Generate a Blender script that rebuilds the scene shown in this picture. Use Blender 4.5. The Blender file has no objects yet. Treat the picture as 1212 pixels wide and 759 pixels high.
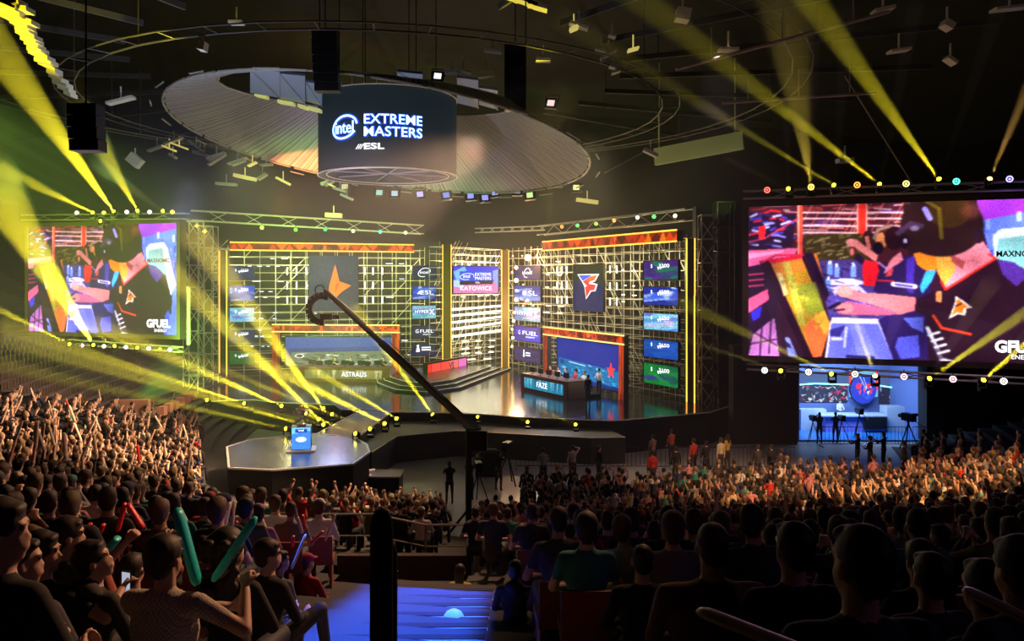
import bpy, bmesh, math, random
import numpy as np
from mathutils import Vector, Matrix
random.seed(7); RNG = np.random.default_rng(7)
sc = bpy.context.scene
COL = sc.collection
F, EZ, HY = 951.0, 9.2, 334.0
PI = math.pi
R = math.radians

# ------------------------------------------------------------ camera, world, exposure
cam = bpy.data.cameras.new('camera'); camo = bpy.data.objects.new('camera', cam); COL.objects.link(camo)
camo.location = (0, 0, EZ); camo.rotation_euler = (PI/2, 0, 0)
cam.sensor_width = 36; cam.lens = 36*F/1212; cam.shift_y = -(379.5-HY)/1212; cam.clip_start = 0.1; cam.clip_end = 400
sc.camera = camo
w = bpy.data.worlds.new('world'); sc.world = w; w.use_nodes = True
w.node_tree.nodes['Background'].inputs[0].default_value = (0.004, 0.0035, 0.003, 1)
w.node_tree.nodes['Background'].inputs[1].default_value = 1.0
sc.view_settings.view_transform = 'Standard'; sc.view_settings.look = 'None'
sc.view_settings.exposure = 0.15; sc.view_settings.gamma = 1.0; sc.view_settings.use_curve_mapping = False
sc.cycles.volume_bounces = 0; sc.cycles.max_bounces = 4; sc.cycles.diffuse_bounces = 2; sc.cycles.glossy_bounces = 3
sc.cycles.use_denoising = True; sc.cycles.sample_clamp_indirect = 3.0
sc.cycles.caustics_reflective = False; sc.cycles.caustics_refractive = False

def at(px, py, Y): return Vector(((px-606)/F*Y, Y, EZ-(py-HY)/F*Y))
def onz(px, py, z):                       # point at height z seen at this pixel
    Y = (EZ-z)*F/(py-HY); return at(px, py, Y)
def pix(p): return 606+F*p[0]/p[1], HY-F*(p[2]-EZ)/p[1]

def lamp(name, kind, loc, target, energy, color, size=1.0, spot=60, blend=.5, sy=None, rad=.15):
    l = bpy.data.lights.new(name, kind); l.energy = energy; l.color = color
    o = bpy.data.objects.new(name, l); COL.objects.link(o); o.location = loc
    if kind == 'AREA':
        l.size = size
        if sy: l.shape = 'RECTANGLE'; l.size_y = sy
    elif kind == 'SPOT': l.spot_size = R(spot); l.spot_blend = blend; l.shadow_soft_size = rad
    else: l.shadow_soft_size = rad
    if target is not None:
        d = Vector(target)-Vector(loc); o.rotation_euler = d.to_track_quat('-Z', 'Y').to_euler()
    return o

# unseen wash and fill lamps for crowd, canopy and stage, no fixtures modelled
lamp('audience_warm_wash', 'SPOT', (-1, 33, 15), (-19, 31, 3.5), 34000, (1, .6, .36), spot=66, blend=.7, rad=.6)
lamp('audience_warm_wash', 'SPOT', (0, 27, 16), (-9, 24, 2), 14000, (1, .62, .33), spot=60, blend=.8, rad=.6)
lamp('audience_warm_wash', 'SPOT', (1.5, 24, 15), (-5.5, 13, 4), 7500, (1, .55, .32), spot=50, blend=.8, rad=.5)
lamp('audience_amber_wash', 'SPOT', (20, 10, 19), (14, 27, 1.5), 42000, (1, .5, .2), spot=35, blend=.8, rad=.6)
lamp('audience_violet_wash', 'SPOT', (16, -4, 17), (7, 6, 7), 170, (.8, .35, 1), spot=70, blend=.8, rad=.6)
ab = lamp('aisle_blue_wash', 'AREA', (-1.3, 9.7, 15), (-1.3, 9.7, 5), 260, (.02, .11, 1), size=1.8, sy=5.6); ab.data.spread = R(3); ab.rotation_euler = (0, 0, 0)
lamp('stand_red_wash', 'SPOT', (4, 12, 18), (3, 17, 3), 350, (1, .25, .12), spot=60, blend=.8, rad=.6)
lamp('near_stand_warm_wash', 'SPOT', (3.5, 13, 13), (-2.6, 5.0, 7.8), 3600, (1, .5, .25), spot=40, blend=.8, rad=.3)
lamp('floor_wash', 'SPOT', (8, 30, 18), (9, 38.5, 0), 2000, (1, .7, .8), spot=60, blend=.8, rad=.5)
lamp('canopy_uplight', 'SPOT', (-17, 57, 14), (-14, 62, 19), 4500, (1, .3, .1), spot=90, blend=.9, rad=.3)
lamp('canopy_uplight', 'SPOT', (-10, 40, 9), (-8, 58, 20), 4500, (.6, .55, .95), spot=60, blend=.9, rad=.5)
lamp('small_stage_sheen_fill', 'SPOT', (-14, 63, 12.6), (-9, 34.5, 1.8), 2600, (.5, .58, 1), spot=17, blend=.6, rad=.9)  # added lamp that puts a bluish sheen on the small stage
lamp('stage_front_fill', 'SPOT', (-10, 27, 14.6), (-14, 66, 6), 27000, (.95, 1, .45), spot=32, blend=.8, rad=.5)  # unseen fill pair added to brighten the scaffold walls
lamp('stage_front_fill', 'SPOT', (3, 27, 14.6), (3, 62, 6.5), 22000, (1, .84, .45), spot=30, blend=.8, rad=.5)

# ------------------------------------------------------------ materials
MATS = {}
def mat(name, col=(.5, .5, .5), rough=.6, metal=0, emit=None, strength=0, noise=0, nscale=6, spec=.5, sampled=False):
    if name in MATS: return MATS[name]
    m = bpy.data.materials.new(name); m.use_nodes = True; nt = m.node_tree
    b = nt.nodes['Principled BSDF']
    b.inputs['Base Color'].default_value = (*col, 1); b.inputs['Roughness'].default_value = rough
    b.inputs['Metallic'].default_value = metal; b.inputs['Specular IOR Level'].default_value = spec
    if noise:
        n = nt.nodes.new('ShaderNodeTexNoise'); n.inputs['Scale'].default_value = nscale; n.inputs['Detail'].default_value = 4
        mx = nt.nodes.new('ShaderNodeMix'); mx.data_type = 'RGBA'
        tc = nt.nodes.new('ShaderNodeTexCoord'); nt.links.new(tc.outputs['Object'], n.inputs['Vector'])
        nt.links.new(n.outputs['Fac'], mx.inputs['Factor'])
        mx.inputs['A'].default_value = tuple(c*(1-noise) for c in col)+(1,)
        mx.inputs['B'].default_value = tuple(min(1, c*(1+noise)) for c in col)+(1,)
        nt.links.new(mx.outputs['Result'], b.inputs['Base Color'])
    if emit is not None:
        b.inputs['Emission Color'].default_value = (*emit, 1); b.inputs['Emission Strength'].default_value = strength
        if not sampled: m.cycles.emission_sampling = 'NONE'
    MATS[name] = m; return m
def mat_objcol(name, rough=.8, emit=0, base=True, jitter=0):
    m = mat(name, (.5, .5, .5), rough); nt = m.node_tree; b = nt.nodes['Principled BSDF']
    oi = nt.nodes.new('ShaderNodeObjectInfo')
    if emit:
        b.inputs['Base Color'].default_value = (.02, .02, .02, 1)
        nt.links.new(oi.outputs['Color'], b.inputs['Emission Color']); b.inputs['Emission Strength'].default_value = emit
        m.cycles.emission_sampling = 'NONE'
    else: nt.links.new(oi.outputs['Color'], b.inputs['Base Color'])
    return m
def mat_random(name, stops, rough=.7):
    m = mat(name, (.5, .5, .5), rough); nt = m.node_tree; b = nt.nodes['Principled BSDF']
    oi = nt.nodes.new('ShaderNodeObjectInfo'); cr = nt.nodes.new('ShaderNodeValToRGB')
    cr.color_ramp.elements[0].color = (*stops[0], 1); cr.color_ramp.elements[1].color = (*stops[-1], 1)
    for i, s in enumerate(stops[1:-1]):
        e = cr.color_ramp.elements.new((i+1)/(len(stops)-1)); e.color = (*s, 1)
    nt.links.new(oi.outputs['Random'], cr.inputs[0]); nt.links.new(cr.outputs[0], b.inputs['Base Color'])
    return m
def mat_attr(name, strength=1.0, emit=True, rough=.8):
    m = mat(name, (.01, .01, .01), rough); nt = m.node_tree; b = nt.nodes['Principled BSDF']
    a = nt.nodes.new('ShaderNodeAttribute'); a.attribute_name = 'Col'
    if emit:
        nt.links.new(a.outputs['Color'], b.inputs['Emission Color']); b.inputs['Emission Strength'].default_value = strength
        m.cycles.emission_sampling = 'NONE'
    else: nt.links.new(a.outputs['Color'], b.inputs['Base Color'])
    return m
black = mat('black_cloth', (.012, .012, .013), .9)
blackmetal = mat('black_metal', (.02, .02, .022), .45, .6)
darkwall = mat('dark_wall', (.02, .018, .015), .95, noise=.3, nscale=.4)
alu = mat('aluminium', (.82, .8, .7), .5, .15)
alu2 = mat('dull_steel', (.42, .41, .36), .5, .3)
gloss = mat('glossy_stage', (.02, .02, .023), .13, 0, noise=.25, nscale=2, spec=.9)
concrete = mat('arena_floor', (.3, .29, .28), .38, noise=.15, nscale=1.2)
terr = mat('terrace_concrete', (.06, .055, .055), .85, noise=.3, nscale=1)
skin = mat('skin', (.62, .38, .27), .55, noise=.08, nscale=9)
hairm = mat_random('hair', [(.012, .008, .006), (.03, .018, .012), (.08, .045, .022), (.02, .014, .01), (.16, .1, .05)])
darkhair = mat('dark_hair', (.022, .014, .01), .6, noise=.5, nscale=40)
clothm = mat_objcol('clothing', .85)
pantsm = mat_random('trousers', [(.01, .012, .02), (.02, .03, .06), (.03, .03, .03), (.06, .055, .045)])
led_line = mat('amber_led_edge', (.1, .05, .01), .5, emit=(1, .42, .05), strength=2.2)
led_yel = mat('yellow_led_edge', (.1, .08, .01), .5, emit=(1, .72, .18), strength=1.6)
led_white = mat('white_led_bar', (.1, .1, .1), .5, emit=(1, .9, .62), strength=5)
led_cool = mat('cool_led_dash', (.1, .1, .1), .5, emit=(.7, .75, 1), strength=2.2)
led_warm = mat('warm_bulb', (.1, .1, .1), .5, emit=(1, .55, .22), strength=14)
led_cyan = mat('cyan_led_line', (.1, .1, .1), .5, emit=(.15, .8, 1), strength=4)
lettering = mat('white_lit_letters', (.1, .1, .1), .5, emit=(.95, .97, 1), strength=1.6)
bluelet = mat('blue_lit_letters', (.1, .1, .1), .5, emit=(.35, .62, 1), strength=3.4)
glowblue = mat('blue_halo_letters', (.02, .02, .1), .5, emit=(.01, .08, .8), strength=.8)
screenm = mat_attr('led_picture', 1.0)
lensm = mat_objcol('lamp_lens', .3, emit=9)
ringm = mat_objcol('lamp_ring', .3, emit=3)
balloon = mat_objcol('inflated_film', .35)

# ------------------------------------------------------------ mesh and object helpers
def tag(o, label=None, cat=None, group=None, kind=None):
    if label: o['label'] = label
    if cat: o['category'] = cat
    if group: o['group'] = group
    if kind: o['kind'] = kind
    return o
def link(o, parent=None):
    COL.objects.link(o)
    if parent: o.parent = parent
    return o
def thing(name, label, cat, loc=(0, 0, 0), rz=0, group=None):
    o = bpy.data.objects.new(name, None); o.empty_display_size = .1; o.location = loc; o.rotation_euler = (0, 0, rz)
    link(o); return tag(o, label, cat, group)
def wloc(p):
    v = Vector((0, 0, 0))
    while p is not None: v += p.location; p = p.parent
    return v
class MB:
    def __init__(s): s.v = []; s.f = []; s.m = []; s.n = 0
    def add(s, vs, fs, mi=0):
        b = len(s.v); s.v += [tuple(v) for v in vs]; s.f += [tuple(i+b for i in f) for f in fs]; s.m += [mi]*len(fs); return s
    def box(s, lo, hi, mi=0):
        x0, y0, z0 = lo; x1, y1, z1 = hi
        return s.add([(x0,y0,z0),(x1,y0,z0),(x1,y1,z0),(x0,y1,z0),(x0,y0,z1),(x1,y0,z1),(x1,y1,z1),(x0,y1,z1)],
              [(0,3,2,1),(4,5,6,7),(0,1,5,4),(1,2,6,5),(2,3,7,6),(3,0,4,7)], mi)
    def obox(s, c, ax, ay, az, mi=0):      # centre + half vectors
        c, ax, ay, az = Vector(c), Vector(ax), Vector(ay), Vector(az)
        vs = [c+i*ax+j*ay+k*az for k in (-1, 1) for i, j in ((-1,-1),(1,-1),(1,1),(-1,1))]
        return s.add(vs, [(0,3,2,1),(4,5,6,7),(0,1,5,4),(1,2,6,5),(2,3,7,6),(3,0,4,7)], mi)
    def bar(s, p, q, w, h, mi=0, up=(0, 0, 1)):   # rectangular bar p->q
        p, q = Vector(p), Vector(q); d = q-p; u = Vector(up); x = d.cross(u)
        if x.length < 1e-5: x = d.cross(Vector((1, 0, 0)))
        x.normalize(); z = x.cross(d).normalized()
        return s.obox((p+q)/2, d/2, x*w/2, z*h/2, mi)
    def cyl(s, p, q, r0, r1=None, n=8, mi=0, cap=True):
        r1 = r0 if r1 is None else r1
        p, q = Vector(p), Vector(q); d = (q-p).normalized(); a = d.orthogonal().normalized(); b = d.cross(a)
        vs = [p+(a*math.cos(t)+b*math.sin(t))*r0 for t in [2*PI*i/n for i in range(n)]]
        vs += [q+(a*math.cos(t)+b*math.sin(t))*r1 for t in [2*PI*i/n for i in range(n)]]
        fs = [(i, (i+1) % n, n+(i+1) % n, n+i) for i in range(n)]
        if cap: fs += [tuple(range(n-1, -1, -1)), tuple(range(n, 2*n))]
        return s.add(vs, fs, mi)
    def ell(s, c, r, nu=8, nv=6, mi=0):
        c = Vector(c); vs = [c+Vector((0, 0, -r[2]))]
        for j in range(1, nv):
            t = -PI/2+PI*j/nv
            for i in range(nu):
                a = 2*PI*i/nu; vs.append(c+Vector((r[0]*math.cos(t)*math.cos(a), r[1]*math.cos(t)*math.sin(a), r[2]*math.sin(t))))
        vs.append(c+Vector((0, 0, r[2]))); fs = []
        for i in range(nu): fs.append((0, 1+(i+1) % nu, 1+i))
        for j in range(nv-2):
            for i in range(nu):
                a = 1+j*nu; fs.append((a+i, a+(i+1) % nu, a+nu+(i+1) % nu, a+nu+i))
        L = len(vs)-1; a = 1+(nv-2)*nu
        for i in range(nu): fs.append((a+i, a+(i+1) % nu, L))
        return s.add(vs, fs, mi)
    def prism(s, pts, z0, z1, mi=0, mtop=None):   # pts ccw (x,y)
        n = len(pts); area = sum(pts[i][0]*pts[(i+1) % n][1]-pts[(i+1) % n][0]*pts[i][1] for i in range(n))
        if area < 0: pts = pts[::-1]
        vs = [(x, y, z0) for x, y in pts]+[(x, y, z1) for x, y in pts]
        s.add(vs, [tuple(range(n-1, -1, -1))]+[(i, (i+1) % n, n+(i+1) % n, n+i) for i in range(n)], mi)
        return s.add([(x, y, z1) for x, y in pts], [tuple(range(n))], mi if mtop is None else mtop)
    def lathe(s, c, prof, n=16, mi=0):
        c = Vector(c); k = len(prof); vs = []
        for r, z in prof:
            for i in range(n): vs.append(c+Vector((r*math.cos(2*PI*i/n), r*math.sin(2*PI*i/n), z)))
        fs = [(j*n+i, j*n+(i+1) % n, (j+1)*n+(i+1) % n, (j+1)*n+i) for j in range(k-1) for i in range(n)]
        return s.add(vs, fs, mi)
    def mesh(s, name, mats, off=None, smooth=False):
        me = bpy.data.meshes.new(name)
        vs = s.v if off is None else [(x-off[0], y-off[1], z-off[2]) for x, y, z in s.v]
        me.from_pydata(vs, [], s.f)
        for m in (mats if isinstance(mats, (list, tuple)) else [mats]): me.materials.append(m)
        me.polygons.foreach_set('material_index', s.m)
        if smooth: me.polygons.foreach_set('use_smooth', [True]*len(me.polygons))
        me.update(); return me
    def build(s, name, mats, parent=None, smooth=False, off=None):
        if off is None: off = wloc(parent) if parent else None
        o = bpy.data.objects.new(name, s.mesh(name, mats, off, smooth)); return link(o, parent)
    def top(s, name, mats, label, cat, group=None, kind=None, smooth=False, base=None):   # a one-mesh thing, origin at base
        a = np.array(s.v); b = base or (float(a[:, 0].mean()), float(a[:, 1].mean()), float(a[:, 2].min()))
        o = bpy.data.objects.new(name, s.mesh(name, mats, b, smooth)); o.location = b; link(o)
        return tag(o, label, cat, group, kind)

RODS = {}
def rod(parent, name, p, q, r, m, n=6, box=False):
    key = (m.name, n, box)
    if key not in RODS:
        b = MB()
        if box: b.box((-1, -1, -.5), (1, 1, .5))
        else: b.cyl((0, 0, -.5), (0, 0, .5), 1, n=n)
        RODS[key] = b.mesh('rod', m, smooth=False)
    p, q = Vector(p), Vector(q); d = q-p
    o = bpy.data.objects.new(name, RODS[key]); link(o, parent)
    o.location = (p+q)/2-(wloc(parent) if parent else Vector((0, 0, 0)))
    o.rotation_euler = d.to_track_quat('Z', 'Y').to_euler()
    rr = r if isinstance(r, (tuple, list)) else (r, r)
    o.scale = (rr[0], rr[1], d.length); return o
def copy_tree(root, loc=None, rz=None, rot=None, scale=None, label=None, group=None, color=None):
    r = root.copy(); COL.objects.link(r)
    if loc is not None: r.location = loc
    if rz is not None: r.rotation_euler = (0, 0, rz)
    if rot is not None: r.rotation_euler = rot
    if scale: r.scale = scale
    if label: r['label'] = label
    if group: r['group'] = group
    if color: r.color = (*color, 1)
    for ch in root.children:
        c = ch.copy(); COL.objects.link(c); c.parent = r
        if color: c.color = (*color, 1)
        for g in ch.children:
            d = g.copy(); COL.objects.link(d); d.parent = c
            if color: d.color = (*color, 1)
    return r
def text(parent, s, c, right, up, h, m, name='lettering', bold=0.0, extrude=.005, width=None, align='CENTER', mesh=False):
    cu = bpy.data.curves.new(name, 'FONT'); cu.body = s; cu.align_x = align; cu.align_y = 'CENTER'; cu.size = h/.72
    cu.extrude = extrude; cu.offset = bold; cu.resolution_u = 3; cu.materials.append(m)
    o = bpy.data.objects.new(name, cu); link(o, parent)
    x, y = Vector(right).normalized(), Vector(up).normalized(); z = x.cross(y)
    M = Matrix((x, y, z)).transposed().to_4x4(); o.rotation_euler = M.to_euler()
    bpy.context.view_layer.update(); wd = o.dimensions[0]
    if mesh: return o
    me = bpy.data.meshes.new_from_object(o.evaluated_get(bpy.context.evaluated_depsgraph_get())); me.materials.clear(); me.materials.append(m)
    o2 = bpy.data.objects.new(name, me); link(o2, parent); o2.rotation_euler = o.rotation_euler
    o2.location = Vector(c)-(wloc(parent) if parent else Vector((0, 0, 0)))
    if width and wd > 0: o2.scale = (width/wd, 1, 1)
    bpy.data.objects.remove(o); bpy.data.curves.remove(cu); return o2

# ------------------------------------------------------------ tiny painter for pictures that screens show
def lin(c):
    c = np.asarray(c, float); return np.where(c <= .04045, c/12.92, ((c+.055)/1.055)**2.4)
class Paint:
    def __init__(s, W, H, bg=(0, 0, 0), map=None):
        s.W, s.H = W, H; s.a = np.zeros((H, W, 3)); s.a[:] = np.array(bg)/255.
        yy, xx = np.mgrid[0:H, 0:W]; s.x = (xx+.5)/W; s.y = (yy+.5)/H; s.map = map or (lambda x, y: (x, y))
    def poly(s, pts, col, alpha=1):
        P = [s.map(*p) for p in pts]; ins = np.zeros((s.H, s.W), bool)
        for i in range(len(P)):
            x0, y0 = P[i]; x1, y1 = P[(i+1) % len(P)]
            if y0 == y1: continue
            c = ((s.y > y0) != (s.y > y1)) & (s.x < (x1-x0)*(s.y-y0)/(y1-y0)+x0); ins ^= c
        s._mix(ins*alpha, col)
    def _mix(s, k, col):
        k = np.asarray(k, float)[..., None]; s.a = s.a*(1-k)+k*np.array(col)/255.
    def line(s, pts, wd, col, alpha=1):     # wd fraction of height
        P = [s.map(*p) for p in pts]; asp = s.W/s.H
        for (x0, y0), (x1, y1) in zip(P, P[1:]):
            x0, x1 = x0*asp, x1*asp; X = s.x*asp; dx, dy = x1-x0, y1-y0; L = dx*dx+dy*dy+1e-12
            t = np.clip(((X-x0)*dx+(s.y-y0)*dy)/L, 0, 1); d = np.hypot(X-x0-t*dx, s.y-y0-t*dy)
            s._mix(np.clip((wd/2-d)*s.H+.5, 0, 1)*alpha, col)
    def ell(s, cx, cy, rx, ry, col, rot=0, alpha=1, soft=.04):
        (x0, y0), (x1, _), (_, y2) = s.map(cx, cy), s.map(cx+rx, cy), s.map(cx, cy+ry)
        asp = s.W/s.H; dx, dy = (s.x-x0)*asp, s.y-y0; c, n = math.cos(rot), math.sin(rot)
        u, v = (dx*c+dy*n)/(abs(x1-x0)*asp), (-dx*n+dy*c)/abs(y2-y0)
        s._mix(np.clip((1-np.hypot(u, v))/soft, 0, 1)*alpha, col)
    def noise(s, amt, cell=1):
        n = RNG.normal(0, amt, ((s.H+cell-1)//cell, (s.W+cell-1)//cell, 1)).repeat(cell, 0).repeat(cell, 1)[:s.H, :s.W]
        s.a = np.clip(s.a*(1+n), 0, 1)
    def done(s, gain=1.0): return lin(np.clip(s.a, 0, 1))*gain
def picture_mesh(name, img, wd, ht, m=None):     # quad grid in the XZ plane, x to the right, front towards -Y
    H, W, _ = img.shape; xs = np.linspace(-wd/2, wd/2, W+1); zs = np.linspace(ht/2, -ht/2, H+1)
    X, Z = np.meshgrid(xs, zs); v = np.zeros(((W+1)*(H+1), 3)); v[:, 0] = X.ravel(); v[:, 2] = Z.ravel()
    i = np.arange(H*W); r = i//W; c = i % W; a = r*(W+1)+c
    f = np.stack([a, a+W+1, a+W+2, a+1], 1)
    me = bpy.data.meshes.new(name); me.vertices.add(len(v)); me.vertices.foreach_set('co', v.ravel())
    me.loops.add(H*W*4); me.polygons.add(H*W); me.loops.foreach_set('vertex_index', f.ravel().astype(np.int32))
    me.polygons.foreach_set('loop_start', np.arange(0, H*W*4, 4, dtype=np.int32))
    me.update(calc_edges=True); ca = me.color_attributes.new('Col', 'FLOAT_COLOR', 'CORNER')
    colr = np.ones((H*W, 4, 4), np.float32); colr[:, :, :3] = img.reshape(H*W, 1, 3); ca.data.foreach_set('color', colr.ravel())
    me.materials.append(m or screenm); return me
def led_screen(name, label, cat, p0, p1, z0, z1, img, depth=.12, border=.06, group=None, me=None, framem=None):
    """screen whose front face runs from p0 to p1 (xy, left to right as seen) between heights z0 and z1"""
    p0, p1 = Vector((p0[0], p0[1], 0)), Vector((p1[0], p1[1], 0)); d = p1-p0; wd = d.length; x = d.normalized()
    nrm = Vector((x.y, -x.x, 0)); c = (p0+p1)/2; rz = math.atan2(x.y, x.x)
    t = thing(name, label, cat, (c.x, c.y, z0), rz, group)
    b = MB(); h = z1-z0; B = border
    b.box((-wd/2-B, .02, -B), (wd/2+B, .02+depth, h+B)); link(bpy.data.objects.new('cabinet', b.mesh('cabinet', framem or blackmetal)), t)
    b = MB()
    for lo, hi in (((-wd/2-B, -.05, -B), (-wd/2, .03, h+B)), ((wd/2, -.05, -B), (wd/2+B, .03, h+B)), ((-wd/2, -.05, -B), (wd/2, .03, 0)), ((-wd/2, -.05, h), (wd/2, .03, h+B))): b.box(lo, hi)
    link(bpy.data.objects.new('bezel', b.mesh('bezel', framem or blackmetal)), t)
    me = me or picture_mesh('picture', img, wd, h)
    pc = bpy.data.objects.new('picture', me); link(pc, t); pc.location = (0, 0, h/2)
    def put(s, u, v, hh, m=lettering, width=None, bold=0, align='CENTER'):     # u,v from top left in 0..1
        o = text(None, s, (0, 0, 0), (1, 0, 0), (0, 0, 1), hh*h, m, bold=bold, width=width*wd if width else None, align=align)
        o.parent = t; o.location = ((u-.5)*wd, -.02, (1-v)*h); return o
    t_put[t.name] = put
    return t
t_put = {}

# ------------------------------------------------------------ the hall
b = MB(); b.box((-60, -12, -.3), (60, 92, 0)); tag(b.build('floor', concrete), kind='structure')
for nm, lo, hi in (('wall_back', (-60, 88, 0), (60, 88.5, 30)), ('wall_left', (-60, -12, 0), (-59.5, 88, 30)), ('wall_right', (59.5, -12, 0), (60, 88, 30)), ('wall_front', (-60, -12.5, 0), (60, -12, 30))):
    b = MB(); b.box(lo, hi); tag(b.build(nm, darkwall), kind='structure')
b = MB()
NA = 48                                    # shallow conical roof with a rib every 7.5 degrees
prof = [(70, 24), (48, 27), (30, 29.5), (14, 31)]
b.lathe((-7, 45, 0), prof, NA); b.lathe((-7, 45, .4), prof[::-1], NA)
tag(b.build('ceiling', darkwall), kind='structure')

# terraces: rows follow an oval around the floor
CX, CY, AX, AY = 3.0, 52.0, 19.0, 24.0
DR = .85/24
def gz(d): return float(np.interp(d, [0, 7.3, 15.3, 19.2, 25.6, 28, 34, 50], [0, 1.9, 4.25, 5.27, 7.12, 7.6, 9.4, 15]))
NROW = 46
def rowz(k): return gz((k+.3)*.85)
def ring(rho, th): return (CX+AX*rho*math.cos(th), CY+AY*rho*math.sin(th))
b = MB(); T = np.linspace(R(165), R(342), 300)
def in_pit(x, y): return 12.75 < y < 18.1 and -.235*y < x < -.7
for k in range(NROW):
    r0, r1, z = 1+k*DR, 1+(k+1)*DR, rowz(k); zp = rowz(k-1) if k else 0
    for a, c in zip(T, T[1:]):
        p, q, s_, t_ = ring(r0, a), ring(r0, c), ring(r1, c), ring(r1, a)
        if in_pit((p[0]+s_[0])/2, (p[1]+s_[1])/2): continue
        b.add([(*p, zp), (*q, zp), (*q, z), (*p, z), (*s_, z), (*t_, z)], [(0, 3, 2, 1), (3, 5, 4, 2)])
pit = MB(); PW = [(-3.1, 12.6), (-.6, 12.6), (-.6, 18.2), (-4.35, 18.2)]
pit.prism([(-3.1, 12.6), (-.6, 12.6), (-.6, 18.2), (-4.35, 18.2)], .6, 1.9)
for (u0, v0), (u1, v1), zt_ in ((PW[0], PW[1], 4.1), (PW[1], PW[2], 2.6), (PW[3], PW[0], 2.6)): pit.bar((u0, v0, (zt_+1.2)/2), (u1, v1, (zt_+1.2)/2), .12, zt_-1.2)
tag(pit.build('trim_2', mat('pit_brown', (.05, .035, .03), .9)), 'dark sunken entrance pit in the terrace below the aisle stairs', kind='structure')
tag(b.build('trim_1', terr), 'dark stepped concrete terrace carrying the seats around the floor', kind='structure')
def ground(x, y):
    rho = math.hypot((x-CX)/AX, (y-CY)/AY)
    return 0. if rho < 1 else rowz(int((rho-1)/DR))

# ------------------------------------------------------------ stage decks
ST = 1.8
def g(px, py): p = onz(px, py, ST); return (p.x, p.y)
front = [(246, 475), (300, 473), (324, 476), (396, 479), (404, 485), (428, 485), (463, 488), (497, 488), (566, 490), (616, 493.7), (722, 498), (740, 497), (840, 488), (866, 480)]
poly = [g(*p) for p in front]+[(15, 60), (3, 80), (-28, 76)]
b = MB(); b.prism(poly, 0, ST, 1, 0)
main = b.top('main_stage', [gloss, black], 'wide glossy black main stage deck carrying the scaffold walls and both player desks', 'stage', base=(0, 60, 0))
def edge_trim(pts, parent, m, z=ST, w_=.05, h_=.05, name='edge_strip'):
    for a, c in zip(pts, pts[1:]):
        b = MB(); b.bar((*a, z-h_/2+.012), (*c, z-h_/2+.012), w_, h_); b.build(name, m, parent)
edgem = mat('pale_edge_strip', (.75, .75, .7), .4, .2)
edge_trim([g(*p) for p in front], main, edgem)
fr2 = [g(*p) for p in front]
for i, (a, c) in enumerate(zip(fr2[6:12], fr2[7:13])):          # lower fascia step in front of the deck
    b = MB(); b.bar((a[0], a[1]-.35, .95), (c[0], c[1]-.35, .95), .5, 1.9-.1*1); 
bst = [(268.5, 529), (271, 553.6), (322, 556), (418, 549), (437, 535), (434, 526), (421, 519)]
bp = [g(*p) for p in bst]; back = [g(376, 513), g(297, 520)]
b = MB(); b.prism(bp+back, .0, ST, 1, 0)
gloss2 = mat('glossy_small_stage', (.05, .055, .08), .22, 0, noise=.3, nscale=1.5, spec=1)
bstage = b.top('small_stage', [gloss2, black], 'small glossy polygonal stage with white edge holding the trophy', 'stage', base=(-9, 34, 0))
edge_trim(bp+back+[bp[0]], bstage, edgem, w_=.09, h_=.07)
cw = [g(376, 513), g(421, 519), g(463, 488), g(428, 485)]
b = MB(); b.prism(cw, 0, ST-.005, 1, 0)
cwo = b.top('catwalk', [gloss, black], 'narrow glossy walkway joining the small stage to the main stage', 'walkway', base=(-8, 42, 0))
edge_trim([cw[1], cw[2]], cwo, edgem); edge_trim([cw[0], cw[3]], cwo, edgem)
# broad black apron between walkway and front of the main stage
ap = [g(421, 519), g(440, 524), g(470, 506), g(540, 500), g(700, 508), g(740, 507), g(722, 498.2), g(616, 493.9), g(566, 490.2), g(463, 488.2)]
b = MB(); b.prism(ap, 0, 1.35, 0); apr = b.top('stage_apron', [mat('apron_black', (.03, .033, .028), .5)], 'black lower apron skirting the front of the main stage', 'stage skirt', base=(-3, 43, 0))
edge_trim(ap[1:6], apr, edgem, z=1.35, w_=.04, h_=.03)

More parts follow.
